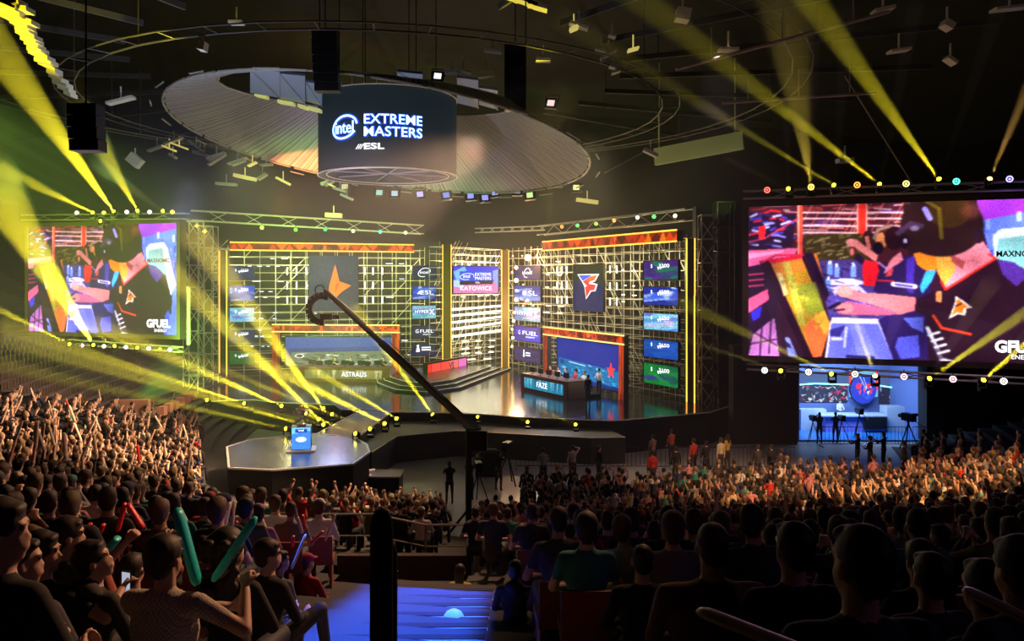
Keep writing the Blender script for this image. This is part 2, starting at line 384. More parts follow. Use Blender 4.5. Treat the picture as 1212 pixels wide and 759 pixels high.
# ------------------------------------------------------------ scaffold walls
RA, RB = Vector((10.9, 50.1, 0)), Vector((-.45, 72, 0))      # right wall line, near to far
LA, LB = Vector((-24.2, 64.7, 0)), Vector((-7.6, 69.9, 0))   # left wall line, left to right
def on_line(px, A, B):
    # X = k Y with k = (px-606)/F ; A + t(B-A)
    k = (px-606)/F; d = B-A; t = (k*A.y-A.x)/(d.x-k*d.y); return A+d*t
def W(px, py, A, B, off=0):
    """world point on a wall line (offset off metres towards the audience) seen at this pixel"""
    d = (B-A).normalized(); n = Vector((d.y, -d.x, 0))
    if n.y > 0: n = -n
    A2, B2 = A+n*off, B+n*off; p = on_line(px, A2, B2); p = p.copy(); p.z = EZ-(py-HY)/F*p.y; return p
def scaffold(label, A, B, top, depth, bay, lev, seed, diag=.5, mats_=(alu, alu2), leds=None):
    rnd = random.Random(seed); d = B-A; L = d.length; d = d.normalized(); n = Vector((d.y, -d.x, 0))
    if n.y > 0: n = -n
    nb = int(round(L/bay)); bay = L/nb
    c = (A+B)/2; t = thing('scaffold_wall', label, 'scaffold', (c.x, c.y, ST), 0, None)
    lv = [ST+.25+i*lev for i in range(int((top-ST)/lev)+1)]
    for i in range(nb+1):
        for k, off in enumerate((0, -depth)):
            p = A+d*bay*i+n*off
            rod(t, 'standard', (p.x, p.y, ST), (p.x, p.y, top), .025, mats_[k])
    for z in lv:
        for k, off in enumerate((0, -depth)):
            for j in range(0, nb, 5):
                p, q = A+d*bay*j+n*off, A+d*bay*min(nb, j+5)+n*off
                rod(t, 'ledger', (p.x, p.y, z), (q.x, q.y, z), .024, mats_[k])
        for i in range(0, nb+1, 3):
            p = A+d*bay*i; q = p-n*depth; rod(t, 'transom', (p.x, p.y, z), (q.x, q.y, z), .02, mats_[0])
    for i in range(nb):
        for j, z in enumerate(lv[:-1]):
            if rnd.random() < diag:
                off = rnd.choice((0, -depth)); p = A+d*bay*i+n*off; q = A+d*bay*(i+1)+n*off
                rod(t, 'brace', (p.x, p.y, z), (q.x, q.y, z+lev*2), .02, mats_[0])
    return t
sR = scaffold('tall steel scaffold wall right of the centre pillars, red letter emblem hung on it', RA, RB, 12.2, 2.2, 1.12, .66, 3, .3)
sL = scaffold('broad steel scaffold wall on the left half of the stage behind the orange star banner', LA, LB, 12.2, 2.2, 1.2, .66, 5, .16)
CA_, CB_ = Vector((-5.6, 68.5, 0)), Vector((-1.0, 76, 0))
sC = scaffold('narrow steel scaffold between the two amber-edged centre pillars', CA_, CB_, 12.0, 1.8, 1.0, .6, 9, .25)
for nm, (A, B), xs, e, c in (('left', (LA, LB), (280, 345, 420, 480), 420, (1, .95, .45)), ('right', (RA, RB), (655, 700, 745, 790), 420, (1, .85, .42)), ('centre', (CA_, CB_), (550, 580), 1500, (1, .8, .45))):
    for i, x in enumerate(xs):
        p = W(x, 318, A, B, -1.1); lamp('scaffold_fill', 'POINT', p, None, e, c, rad=.3)  # bare point lamps added between the layers to brighten the scaffold
# led dashes on the left wall ledgers, long bright battens on the centre wall
def led_run(parent, p, q, m, n, fill=.5, w_=.05, name='led_batten', rnd=random.Random(2)):
    p, q = Vector(p), Vector(q)
    for i in range(n):
        if rnd.random() > .85: continue
        a = p+(q-p)*((i+.1)/n); c = p+(q-p)*((i+.1+fill*rnd.uniform(.6, 1.2))/n); rod(parent, name, a, c, (w_, w_*.7), m, box=True)
for z, x0, x1, n in ((306, 292, 345, 4), (315, 292, 336, 4), (333, 297, 342, 3), (345, 295, 338, 4), (352, 296, 338, 3), (370, 296, 340, 5), (377, 297, 330, 4), (391, 296, 322, 3), (398, 300, 322, 3), (410, 296, 322, 4),
                       (306, 365, 430, 5), (314, 362, 428, 3), (330, 455, 487, 2), (352, 455, 487, 2), (371, 365, 380, 1), (312, 455, 486, 2), (385, 474, 488, 1), (403, 474, 488, 1), (420, 474, 489, 2)):
    led_run(sL, W(x0, z, LA, LB, .12), W(x1, z+(x1-x0)*.01, LA, LB, .12), led_cool, n, .55, .035, 'led_dash')
for x0, x1, y0, y1, n in ((534, 593, 367, 362, 1), (534, 593, 374, 368, 1), (534, 593, 382, 375, 1), (534, 593, 390, 382, 1), (534, 593, 399, 391, 1), (535, 592, 352, 349, 6), (545, 593, 404, 403, 3),
                          (545, 592, 413, 410, 3), (545, 592, 419, 416, 3), (548, 592, 426, 424, 2)):
    p, q = W(x0, y0, CA_, CB_, .15), W(x1, y1, CA_, CB_, .15)
    if n == 1: rod(sC, 'led_batten', p, q, (.07, .07), led_white if y1 > 300 else led_cool, box=True)
    else: led_run(sC, p, q, led_white, n, .5, .045, 'led_dash', random.Random(y0))
for z, x0, x1, n in ((309, 642, 672, 2), (325, 645, 672, 2), (340, 645, 672, 3), (349, 735, 760, 2), (357, 735, 760, 2), (320, 735, 758, 2), (338, 738, 758, 2), (362, 645, 675, 2), (370, 642, 675, 2)):
    led_run(sR, W(x0, z, RA, RB, .12), W(x1, z+1, RA, RB, .12), led_white, n, .35, .03, 'led_dash')

# ------------------------------------------------------------ triangle-patterned amber fascias and edge-lit pillars
def fascia_img(n, seed, h=10):
    r = random.Random(seed); P = Paint(n, h, (150, 40, 8)); k = 0
    while k < 1.05:
        wd = r.uniform(.03, .09); c = r.choice([(235, 70, 10), (120, 22, 6), (255, 120, 20), (200, 50, 8), (90, 15, 8), (255, 90, 10)])
        P.poly([(k, 0), (k+wd, 0), (k+wd/2, 1)] if r.random() < .5 else [(k, 1), (k+wd, 1), (k+wd/2, 0)], c); k += wd*.7
    return P.done(.9)
fr_mat = mat('fascia_housing', (.03, .025, .02), .7)
def fascia(parent, name, p, q, z0, z1, seed, edges=True, deep=.35, n=90):
    p, q = Vector((p[0], p[1], 0)), Vector((q[0], q[1], 0)); d = (q-p); L = d.length; x = d.normalized(); nr = Vector((x.y, -x.x, 0))
    c = (p+q)/2; o = bpy.data.objects.new(name, None); link(o, parent); o.location = Vector((c.x, c.y, z0))-wloc(parent); o.rotation_euler = (0, 0, math.atan2(x.y, x.x))
    b = MB(); b.box((-L/2, .02, 0), (L/2, deep, z1-z0)); link(bpy.data.objects.new('housing', b.mesh('housing', fr_mat)), o)
    me = picture_mesh('lit_pattern', fascia_img(n, seed), L, z1-z0); pc = bpy.data.objects.new('lit_pattern', me); link(pc, o); pc.location = (0, 0, (z1-z0)/2)
    if edges:
        for z in (0, z1-z0):
            b = MB(); b.box((-L/2, -.04, z-.045), (L/2, .03, z+.045)); link(bpy.data.objects.new('led_edge', b.mesh('led_edge', led_yel)), o)
    return o
def fasc_thing(label, p, q, z0, z1, seed):
    c = (Vector(p)+Vector(q))/2; t = thing('lit_fascia', label, 'fascia', (c.x, c.y, z0)); 
    P, Q = Vector((p[0], p[1], 0)), Vector((q[0], q[1], 0)); L = (Q-P).length; x = (Q-P).normalized(); t.rotation_euler = (0, 0, math.atan2(x.y, x.x)); h = z1-z0
    b = MB(); b.box((-L/2, .02, 0), (L/2, .5, h)); link(bpy.data.objects.new('housing', b.mesh('housing', fr_mat)), t)
    pc = bpy.data.objects.new('lit_pattern', picture_mesh('lit_pattern', fascia_img(140, seed), L, h)); link(pc, t); pc.location = (0, 0, h/2)
    for z in (0, h):
        b = MB(); b.box((-L/2, -.05, z-.05), (L/2, .03, z+.05)); link(bpy.data.objects.new('led_edge', b.mesh('led_edge', led_line)), t)
p, q = W(272, 296, LA, LB, .6), W(490, 298, LA, LB, .6); fasc_thing('long orange-red lit fascia with yellow edges over the left scaffold wall', p, q, p.z, p.z+.62, 4)
p, q = W(642, 297, RA, RB, .6), W(801, 286.5, RA, RB, .6); fasc_thing('orange-red lit fascia with yellow edges over the right scaffold wall', p, q, 11.75, 12.45, 8)
def pillar(label, x, y, wd, z1, dirx=(1, 0, 0), edges=(1, 1), m=None, name='lit_pillar'):
    t = thing(name, label, 'pillar', (x, y, ST)); dx = Vector(dirx).normalized()*wd/2; dy = Vector((-dx.y, dx.x, 0)).normalized()*.3
    b = MB(); b.obox((x, y+.3, (z1+ST)/2), dx, dy, (0, 0, (z1-ST)/2)); b.build('shaft', m or fr_mat, t)
    for s, e in zip((-1, 1), edges):
        if e: b = MB(); b.obox(Vector((x, y, (z1+ST)/2))+dx*s, (.035, 0, 0), (0, .04, 0), (0, 0, (z1-ST)/2)); b.build('led_edge', led_line, t)
def px_x(px, Y): return (px-606)/F*Y
pillar('tall dark pillar with amber edges at the far left end of the stage', px_x(264, 64), 64, px_x(268.5, 64)-px_x(260, 64), 11.7)
pillar('dark amber-edged pillar just left of the centre event screen', px_x(529, 66.5), 66.5, .7, 12.3, m=mat('pillar_brown', (.12, .07, .02), .6))
pillar('dark amber-edged pillar just right of the centre event screen', px_x(598, 70), 70, .6, 12.0, m=mat('pillar_brown'))
pillar('black amber-edged pillar at the right end of the right scaffold wall', px_x(817.5, 49.6), 49.6, .5, 11.9)

# ------------------------------------------------------------ wall screens
def clouds(Wd, H, pal, seed, n=14):
    r = random.Random(seed); P = Paint(Wd, H, pal[0])
    for i in range(n):
        c = r.choice(pal); x, y = r.random(), r.random()
        if r.random() < .5: P.ell(x, y, r.uniform(.1, .4), r.uniform(.05, .25), c, rot=r.uniform(-.5, .5), alpha=.8, soft=.5)
        else: P.poly([(x-.5, y+.2*r.random()), (x+.5, y-.1), (x+.5, y+.1), (x-.3, y+.3)], c, .6)
    P.noise(.12); return P
BL = [(20, 40, 140), (30, 80, 220), (90, 150, 240), (200, 220, 250), (40, 60, 180)]
NAVY = [(25, 32, 80), (30, 38, 95), (22, 30, 70)]
PUR = [(60, 20, 110), (90, 30, 140), (30, 90, 90), (20, 120, 80), (60, 40, 160)]
GRN = [(10, 120, 50), (20, 150, 60), (10, 80, 60), (60, 40, 140), (15, 135, 60)]
MIX = [(120, 190, 220), (90, 80, 170), (60, 160, 150), (200, 170, 220), (70, 120, 200)]
grpL = 'small square screens stacked on the scaffold walls'
def wall_screen(label, x0, x1, y0, y1, A, B, pal, seed, off=.35, gain=1., wlead=None):
    """corner pixels: left x0 and right x1; y0,y1 measured at the middle"""
    P, Q = on_line2(x0, A, B, off), on_line2(x1, A, B, off); if_swap = P.x > Q.x
    if if_swap: P, Q = Q, P
    Y = (P.y+Q.y)/2; z1, z0 = EZ-(y0-HY)/F*Y, EZ-(y1-HY)/F*Y
    img = clouds(44, 28, pal, seed).done(gain)
    t = led_screen('display_screen', label, 'screen', P, Q, z0, z1, img, group=grpL, border=.04); return t
def on_line2(px, A, B, off):
    d = (B-A).normalized(); n = Vector((d.y, -d.x, 0))
    if n.y > 0: n = -n
    return on_line(px, A+n*off, B+n*off)
def ptf(t): return t_put[t.name]
def coins(t, s):
    ptf(t)('$', .24, .27, .2); ptf(t)(s, .6, .27, .2, width=.3)
    b = MB(); b.box((-.35, -.03, -.03), (.3, -.01, .04)); b.box((-.3, -.03, -.14), (-.2, -.01, 0)); b.box((-.05, -.03, -.12), (0, -.01, 0)); b.box((.3, -.03, 0), (.42, -.01, .03))
    o = bpy.data.objects.new('weapon_icon', b.mesh('weapon_icon', lettering)); link(o, t); hh = t.children[2].location.z*2; o.location = (.05, 0, hh*.45)
# left end column of the left wall
for i, (y0, y1, pal, s, gn) in enumerate(((316, 331, NAVY, '3150', 1.1), (338, 356, BL, '3350', 1.2), (364.5, 381, MIX, '4300', 1.1), (391, 406, NAVY, '3300', 1.), (417, 431, GRN, '3100', .45))):
    t = wall_screen('%s on the far left column of the stage wall' % ['dim navy price screen, topmost,', 'blue price screen, second from top,', 'pale lilac price screen, in the middle,', 'dim navy price screen, second from bottom,', 'dim green price screen, lowest,'][i], 272, 301, y0, y1, LA, LB, pal, 20+i, gain=gn); coins(t, s)
names = [('intel', NAVY, .8), ('ESL', BL, 1.1), ('HYPERX', MIX, 1.), ('G FUEL', NAVY, .8), ('', NAVY, .7)]
desc = ['dim navy screen with an oval swoosh word mark', 'blue-white screen with three bold letters', 'blue and violet screen with a pale word and streak', 'navy screen with a white drink logo', 'navy screen with a pawn-shaped white icon']
def sponsor(t, i, s):
    pt = ptf(t)
    if i == 0:
        pt('intel', .5, .5, .26, width=.36)
        b = MB(); n = 24; wd = .36; k0 = t.children[2].location.z*2
        pts = [((.30+.02*math.sin(a*2))*1.35*math.cos(a)*1.0*1.9, .33*math.sin(a)+.09*math.cos(a)) for a in [R(-25+300*j/n) for j in range(n+1)]]
        for p0, p1 in zip(pts, pts[1:]): b.bar((p0[0]*k0*.62, -.03, p0[1]*k0), (p1[0]*k0*.62, -.03, p1[1]*k0), .03, .05, up=(0, 0, 1))
        o = bpy.data.objects.new('swoosh', b.mesh('swoosh', lettering)); link(o, t); o.location = (0, 0, k0*.5)
    elif i == 1:
        pt('ESL', .6, .5, .32, width=.55); b = MB()
        k0 = t.children[2].location.z*2
        for j in range(3): b.bar((-.3+j*.12, -.03, -.12), (-.12+j*.12, -.03, .14), .02, .06)
        o = bpy.data.objects.new('stripe_mark', b.mesh('stripe_mark', lettering)); link(o, t); o.location = (-.28, 0, k0*.5)
    elif i == 2:
        pt('HYPER', .4, .48, .26, width=.58); pt('X', .82, .52, .46)
    elif i == 3:
        pt('G', .2, .45, .3); pt('FUEL', .6, .45, .28, width=.56); pt('ENERGY', .62, .72, .1, width=.34)
    else:
        b = MB(); k0 = t.children[2].location.z*2
        b.lathe((0, 0, 0), [(.0, .42), (.1, .36), (.12, .28), (.06, .18), (.13, .1), (.16, -.1), (.2, -.2), (.0, -.2)], 10)
        for j, (a, c) in enumerate(((.0, .42), (.0, .5))): b.box((.35, -.02, .1-.2*j), (1.25, .0, .2-.2*j))
        o = bpy.data.objects.new('icon', b.mesh('icon', lettering)); link(o, t); o.location = (-.55, -.03, k0*.5); o.scale = (.9, .1, 1)
for i, ((s, pal, gn), ds, (y0, y1)) in enumerate(zip(names, desc, ((315, 330), (339, 354), (362, 377), (386, 400), (406, 421)))):
    t = wall_screen(ds+', inner column of the left wall', 488, 516, y0, y1, LA, LB, pal, 40+i, gain=gn); sponsor(t, i, s)
for i, ((s, pal, gn), ds, (y0, y1)) in enumerate(zip(names, desc, ((315, 331), (339, 356), (364, 380), (387, 404), (412, 428)))):
    t = wall_screen(ds+', inner column of the right wall', 609, 640, y0, y1, RA, RB, [(50, 30, 90), (70, 40, 150), (40, 40, 110)] if i in (0, 4) else ([(40, 40, 220), (60, 60, 240), (30, 30, 70)] if i == 3 else pal), 60+i, gain=gn*1.1); sponsor(t, i, s)
for i, (y0, y1, pal, s, gn) in enumerate(((309, 331, PUR, '3300', 1.2), (340, 361, BL, '4500', 1.2), (371.5, 391, MIX, '3350', 1.3), (403, 424, [(20, 60, 150), (25, 80, 180), (20, 90, 160)], '3650', 1.2), (432, 456, GRN, '3100', 1.))):
    t = wall_screen(['violet and green price screen, topmost', 'blue price screen, second from top', 'pale blue mottled price screen, third', 'deep blue price screen, fourth', 'bright green price screen, lowest'][i]+' on the right end of the stage wall', 762, 803, y0, y1, RA, RB, pal, 80+i, gain=gn); coins(t, s)
# team banners
P0, P1 = W(366, 304, LA, LB, .5), W(424, 304, LA, LB, .5); z0 = EZ-(368-HY)/F*P0.y; z1 = EZ-(303-HY)/F*P0.y
t = led_screen('team_banner', 'square navy screen with an orange four-pointed star on the left wall', 'screen', P0, P1, z0, z1, clouds(50, 50, [(48, 52, 84), (55, 60, 92), (42, 52, 80)], 3, 5).done(.9), border=.03)
wdt = (P1-P0).length; ht = z1-z0
def flat_poly(t, name, pts, m, cx, cz, s, y=-.03, d=.03):
    n = len(pts); b = MB(); vs = [(cx+x*s, y, cz+z*s) for x, z in pts]+[(cx+x*s, y+d, cz+z*s) for x, z in pts]
    b.add(vs, [tuple(range(n)), tuple(range(2*n-1, n-1, -1))]+[(i, i+n, (i+1) % n+n, (i+1) % n) for i in range(n)])
    o = bpy.data.objects.new(name, b.mesh(name, m)); link(o, t); return o
orange_e = mat('orange_lit', (.1, .03, .01), .5, emit=(1, .13, .01), strength=1.7)
orange_d = mat('dark_orange_lit', (.1, .03, .01), .5, emit=(.6, .05, .01), strength=1.4)
red_e = mat('red_lit', (.1, .01, .01), .5, emit=(.95, .04, .03), strength=1.3)
white_e = mat('white_lit', (.1, .1, .1), .5, emit=(1, 1, 1), strength=1.3)
blue_e = mat('blue_lit', (.01, .02, .1), .5, emit=(.04, .1, .75), strength=1.4)
flat_poly(t, 'star_emblem', [(0, 1), (.22, .1), (.85, -.12), (.35, -.45), (-.2, -1.0), (-.12, -.55), (-.4, -.85), (-.3, -.1)], orange_e, .1, ht*.5, ht*.34)
flat_poly(t, 'star_dark_facet', [(0, -.1), (.26, .08), (.02, -.5)], orange_d, .1, ht*.5, ht*.34, y=-.05)  # darker inner piece of the star emblem
P0, P1 = W(679, 312, RA, RB, .5), W(714.5, 312, RA, RB, .5); Ym = (P0.y+P1.y)/2; z0 = EZ-(368-HY)/F*Ym; z1 = EZ-(313-HY)/F*Ym
P = Paint(40, 44, (38, 44, 92)); P.poly([(0, 0), (1, 0), (1, .45), (0, .38)], (52, 56, 36)); P.noise(.1)
t = led_screen('team_banner', 'dark banner screen with a red triangular letter emblem on the right wall', 'screen', P0, P1, z0, z1, P.done(1.), border=.03)
wdt = (P1-P0).length; ht = z1-z0; s = ht*.25
ex, ez = wdt/178, ht/275
def em(pts): return [((x-485)*ex, (305-y)*ez) for x, y in pts]
for nm, pts, m, y in (('emblem_border', [(421, 225), (550, 225), (526, 268), (508, 276), (540, 284), (528, 326), (504, 328), (474, 374), (464, 300), (450, 272)], white_e, -.03),
                   ('emblem_blue', [(431, 231), (512, 231), (455, 266)], blue_e, -.055), ('emblem_red', [(541, 232), (523, 262), (498, 268), (490, 282), (533, 290), (523, 320), (500, 322), (477, 364), (470, 302), (482, 296), (456, 270), (500, 240)], red_e, -.06),
                   ('emblem_orange', [(500, 240), (541, 232), (528, 254), (478, 268)], orange_e, -.062)):
    flat_poly(t, nm, em(pts), m, 0, ht*.5, 1, y=y, d=.02)
# centre event screen
Yc = 67.6; P0, P1 = Vector((px_x(536.5, Yc-.6), Yc-.6, 0)), Vector((px_x(589.5, Yc+1), Yc+1, 0))
P = Paint(100, 66, (50, 70, 220)); P.poly([(0, 0), (1, 0), (1, .25), (0, .3)], (60, 60, 230)); P.poly([(0, .2), (.25, .0), (.4, .5), (.1, .7)], (120, 190, 250)); P.poly([(0, .62), (1, .55), (1, 1), (0, 1)], (220, 130, 190)); P.poly([(.8, .2), (1, .1), (1, .8)], (150, 170, 255))
P.poly([(0, .5), (.3, .6), (.2, .8), (0, .75)], (190, 215, 250)); P.poly([(.14, .18), (.88, .14), (.88, .52), (.14, .56)], (30, 80, 215)); P.poly([(.14, .56), (.88, .52), (.88, .66), (.14, .7)], (20, 22, 40)); P.noise(.06)
t = led_screen('event_screen', 'bright blue and pink event title screen between the two centre pillars', 'screen', P0, P1, EZ-(347-HY)/F*Yc, EZ-(315.5-HY)/F*Yc, P.done(1.15))
pt = ptf(t); pt('intel', .29, .37, .14, width=.15); pt('EXTREME', .66, .3, .12, width=.36); pt('MASTERS', .66, .45, .12, width=.36); pt('ESL', .54, .61, .06, width=.1); pt('KATOWICE', .5, .83, .16, width=.7)
b = MB(); n = 20
pts = [(.62*math.cos(a), .26*math.sin(a)+.05*math.cos(a)) for a in [R(-25+310*j/n) for j in range(n+1)]]
for a, c in zip(pts, pts[1:]): b.bar((a[0], -.03, a[1]), (c[0], -.03, c[1]), .02, .035)
o = bpy.data.objects.new('swoosh', b.mesh('swoosh', lettering)); link(o, t); o.location = (-.8, 0, 1.39)
# blinder bars: 3x3 clusters
def blinder_cluster(label, xs, ys, A, B):
    p = W(xs[1], ys[2], A, B, .4); t = thing('blinder_rack', label, 'lamp rack', p)
    a, c = W(xs[0], ys[1], A, B, .33), W(xs[2], ys[1], A, B, .33)
    for y in ys:
        a, c = W(xs[0], y, A, B, .33), W(xs[2], y, A, B, .33); rod(t, 'mounting_bar', a, c, .03, blackmetal)
        for x in xs:
            q = W(x, y, A, B, .45); hh = .26*q.y/60
            rod(t, 'lamp_bar', q-Vector((0, 0, hh)), q+Vector((0, 0, hh)), (.04, .04), led_white, box=True)
for lb, xs, ys, A, B in (('left of the orange star banner', (340, 351, 363), (321, 338, 355), LA, LB), ('right of the orange star banner', (432, 441.5, 452.5), (321, 338, 355), LA, LB),
                 ('left of the red letter emblem', (659.5, 665, 671), (320, 338, 355), RA, RB), ('right of the red letter emblem', (714.5, 722, 730), (319, 339, 357), RA, RB)):
    blinder_cluster('three by three rack of glowing vertical bars '+lb, xs, ys, A, B)
# column of warm bulbs at the inner end of the right wall
t = thing('bulb_column', 'vertical string of glaring warm bulbs at the inner end of the right wall', 'lamp string', W(611, 430, RA, RB, .6))
for x, y, r in ((625, 305, .26), (611, 317, .14), (611, 332, .17), (611, 355, .16), (624, 356, .12), (607, 303, .05), (612, 344, .05), (609, 370, .09), (608, 380, .12), (606, 390, .08), (607, 400, .12), (606, 410, .08), (618, 303, .05), (635, 303, .05), (606, 322, .05), (619, 337, .05), (619, 362, .05), (631, 362, .05)):
    c = W(x, y, RA, RB, .7); b = MB(); b.ell(c, (r, r, r), 10, 8); b.build('bulb', led_warm, t, True)
lamp('glaring_bulb', 'POINT', W(625, 305, RA, RB, 1.1), None, 900, (1, .5, .22), rad=.3)
lamp('bulb_string_light', 'POINT', W(611, 370, RA, RB, 1.5), None, 1200, (1, .6, .3), rad=.6)

# ------------------------------------------------------------ player booths
def booth(label, p0, p1, top, seed, left_post=True):
    """amber portal frame standing on the deck from p0 to p1"""
    p0, p1 = Vector((*p0, 0)), Vector((*p1, 0)); x = (p1-p0).normalized(); n = Vector((x.y, -x.x, 0)); c = (p0+p1)/2
    t = thing('booth_portal', label, 'frame', (c.x, c.y, ST))
    wp = .62
    fascia(t, 'lintel', p0, p1, top-.55, top, seed, n=50)
    for j, q in enumerate((p0+x*wp/2, p1-x*wp/2)):
        o = bpy.data.objects.new('post', None); link(o, t); o.location = q-wloc(t)+Vector((0, 0, ST)); o.rotation_euler = (0, 0, math.atan2(x.y, x.x)); h = top-.6-ST
        b = MB(); b.box((-wp/2, .02, 0), (wp/2, .35, h)); link(bpy.data.objects.new('housing', b.mesh('housing', fr_mat)), o)
        img = fascia_img(14, seed+j+1, 40); me = picture_mesh('lit_pattern', img.transpose(0, 1, 2)*np.linspace(1, .55, 40)[:, None, None], wp, h); pc = bpy.data.objects.new('lit_pattern', me); link(pc, o); pc.location = (0, 0, h/2)
    return t
a = (px_x(322, 62.3), 62.3); c = (px_x(473, 61.2), 61.2)
booth('amber lit portal frame around the left player desk', a, c, EZ-(384.5-HY)/F*62, 31)
a2 = (px_x(643, 60), 60.); c2 = (px_x(738.5, 50.2), 50.2)
booth('orange-red lit portal frame around the right player desk', a2, c2, EZ-(389-HY)/F*58, 37)
# booth back screens
P = Paint(120, 70, (52, 66, 120)); 
P.poly([(0, 0), (1, 0), (1, .3), (0, .4)], (60, 80, 150)); P.poly([(0.05, .54), (1, .46), (1, 1), (.05, 1)], (110, 120, 90))
r = random.Random(4)
for i in range(60):
    x, y = r.random()*.9+.05, .55+r.random()*.4; P.poly([(x, y), (x+r.uniform(.03, .12), y-.01), (x+.05, y+.05)], r.choice([(210, 220, 190), (70, 80, 60), (160, 170, 140), (40, 46, 40)]), .8)
P.ell(.13, .66, .045, .075, (235, 235, 225)); P.ell(.13, .66, .03, .05, (80, 60, 50)); P.noise(.08)
Yb = 62.6; z0, z1 = ST+.9, EZ-(399-HY)/F*Yb
led_screen('booth_screen', 'wide grey-blue screen behind the left player desk', 'screen', (px_x(338, Yb), Yb), (px_x(466, Yb-.6), Yb-.6), z0, z1, P.done(1.25))
P = Paint(110, 80, (26, 38, 140)); P.poly([(0, .47), (.04, .47), (1, .62), (1, 1), (0, 1)], (16, 34, 110)); P.poly([(0.02, .47), (.95, .58), (.95, .93), (.02, .87)], (12, 105, 165))
r = random.Random(9)
for i in range(90):
    x, y = r.random()*.85+.04, .53+r.random()*.34; P.poly([(x, y), (x+r.uniform(.02, .09), y+.01), (x+.03, y+.04)], r.choice([(60, 200, 230), (10, 60, 120), (150, 230, 240), (20, 140, 190), (8, 80, 140)]), .8)
P.ell(.08, .56, .04, .06, (15, 60, 110)); P.line([(.2, .54), (.45, .575)], .02, (190, 240, 250)); P.noise(.06)
dB = (Vector((*c2, 0))-Vector((*a2, 0))).normalized(); nB = Vector((-dB.y, dB.x, 0))
if nB.y < 0: nB = -nB
q0 = Vector((*a2, 0))+dB*1.3+nB*.5; q1 = Vector((*c2, 0))-dB*.8+nB*.5
t = led_screen('booth_screen', 'large deep blue screen with a cyan band behind the right player desk', 'screen', q0, q1, ST+.35, EZ-(401-HY)/F*58, P.done(1.2))
flat_poly(t, 'star_mark', [(.5*math.sin(PI*i/5)*(2 if i % 2 == 0 else .8), .5*math.cos(PI*i/5)*(2 if i % 2 == 0 else .8)) for i in range(10)], red_e, 2.9, 1.25, .55)
# scaffold top line inside the booths
# desks
red_desk = mat('dark_red_panel', (.12, .02, .015), .5); desk_top = mat('desk_top', (.12, .06, .05), .4)
def desk(label, p0, p1, depth, h, word, img, wordc, wx, frame_m):
    p0, p1 = Vector((*p0, 0)), Vector((*p1, 0)); d = p1-p0; L = d.length; x = d.normalized(); c = (p0+p1)/2
    t = thing('player_desk', label, 'desk', (c.x, c.y, ST), math.atan2(x.y, x.x))
    b = MB(); b.box((-L/2, 0, .0), (L/2, .06, h)); link(bpy.data.objects.new('front_panel', b.mesh('front_panel', frame_m)), t)
    b = MB(); b.box((-L/2, 0, h), (L/2, depth, h+.05)); link(bpy.data.objects.new('desk_top', b.mesh('desk_top', desk_top)), t)
    for s in (-1, 1):
        b = MB(); b.box((s*L/2-.03, .06, 0), (s*L/2+.03, depth, h)); o = link(bpy.data.objects.new('side_panel', b.mesh('side_panel', mat('grey_panel', (.35, .35, .38), .5))), t)
    pc = bpy.data.objects.new('picture', picture_mesh('picture', img, L*.84, h*.62)); link(pc, t); pc.location = (0, -.01, h*.52)
    o = text(None, word, (0, 0, 0), (1, 0, 0), (0, 0, 1), .36, lettering, width=wordc); o.parent = t; o.location = (wx, -.04, h*.53)
    return t, x, L
P = Paint(90, 12, (120, 125, 60)); r = random.Random(2)
for i in range(30): xx = r.random(); P.poly([(xx, 0), (xx+.05, 0), (xx+.02, 1)], r.choice([(190, 190, 120), (90, 90, 40), (160, 150, 80), (210, 200, 150)]), .7)
Yd = 60.0
dl, xl, Ll = desk('long desk with a pale team word on its lit front, left stage half', (px_x(352, Yd), Yd), (px_x(461, Yd-.9), Yd-.9), 1.3, 1.05, 'ASTRALIS', P.done(1.1), 1.9, .85, mat('brown_panel', (.1, .04, .02), .5))
P = Paint(90, 12, (25, 130, 165))
for i in range(40): xx = r.random(); P.poly([(xx, 0), (xx+.05, 0), (xx+.02, 1)], r.choice([(120, 210, 220), (15, 80, 130), (60, 170, 200), (10, 100, 150)]), .7)
dr, xr, Lr = desk('long dark red desk with a cyan lit front on the right of the stage', (px_x(616.5, 55.2), 55.2), (px_x(671.5, 50.3), 50.3), 1.5, 1.1, 'FAZE', P.done(1.), 1.3, -.1, red_desk)
# monitors on the desks
scr_on = mat('monitor_picture', (.02, .02, .02), .3, emit=(.35, .6, 1), strength=.8)
def monitor_proto():
    t = thing('monitor', 'x', 'monitor'); b = MB(); b.box((-.3, -.02, .12), (.3, .03, .46)); o = link(bpy.data.objects.new('housing', b.mesh('housing', blackmetal)), t)
    b = MB(); b.box((-.28, .031, .14), (.28, .035, .44)); link(bpy.data.objects.new('screen_face', b.mesh('screen_face', scr_on)), t)
    b = MB(); b.cyl((0, 0, 0), (0, 0, .14), .02); b.cyl((0, 0, 0), (0, 0, .015), .12, n=12); link(bpy.data.objects.new('stand', b.mesh('stand', blackmetal)), t); return t
mp = monitor_proto(); first = True
seats_players = []
for t, x, L, h, nm in ((dl, xl, Ll, 1.05, 'left'), (dr, xr, Lr, 1.1, 'right')):
    y = Vector((-x.y, x.x, 0))
    for i in range(5):
        s = (i-2)*L*.18; p = t.location+x*s+y*.45+Vector((0, 0, h+.052)); ang = t.rotation_euler.z
        lb = 'black monitor turned away from the hall on the %s player desk' % nm
        if first: mp.location = p; mp.rotation_euler = (0, 0, ang); mp['label'] = lb; mp['group'] = 'monitors on the %s desk' % nm; first = False
        else: copy_tree(mp, loc=p, rz=ang, label=lb, group='monitors on the %s desk' % nm)
        q = t.location+x*s+y*1.9; seats_players.append((q.x, q.y, ang+PI, nm))
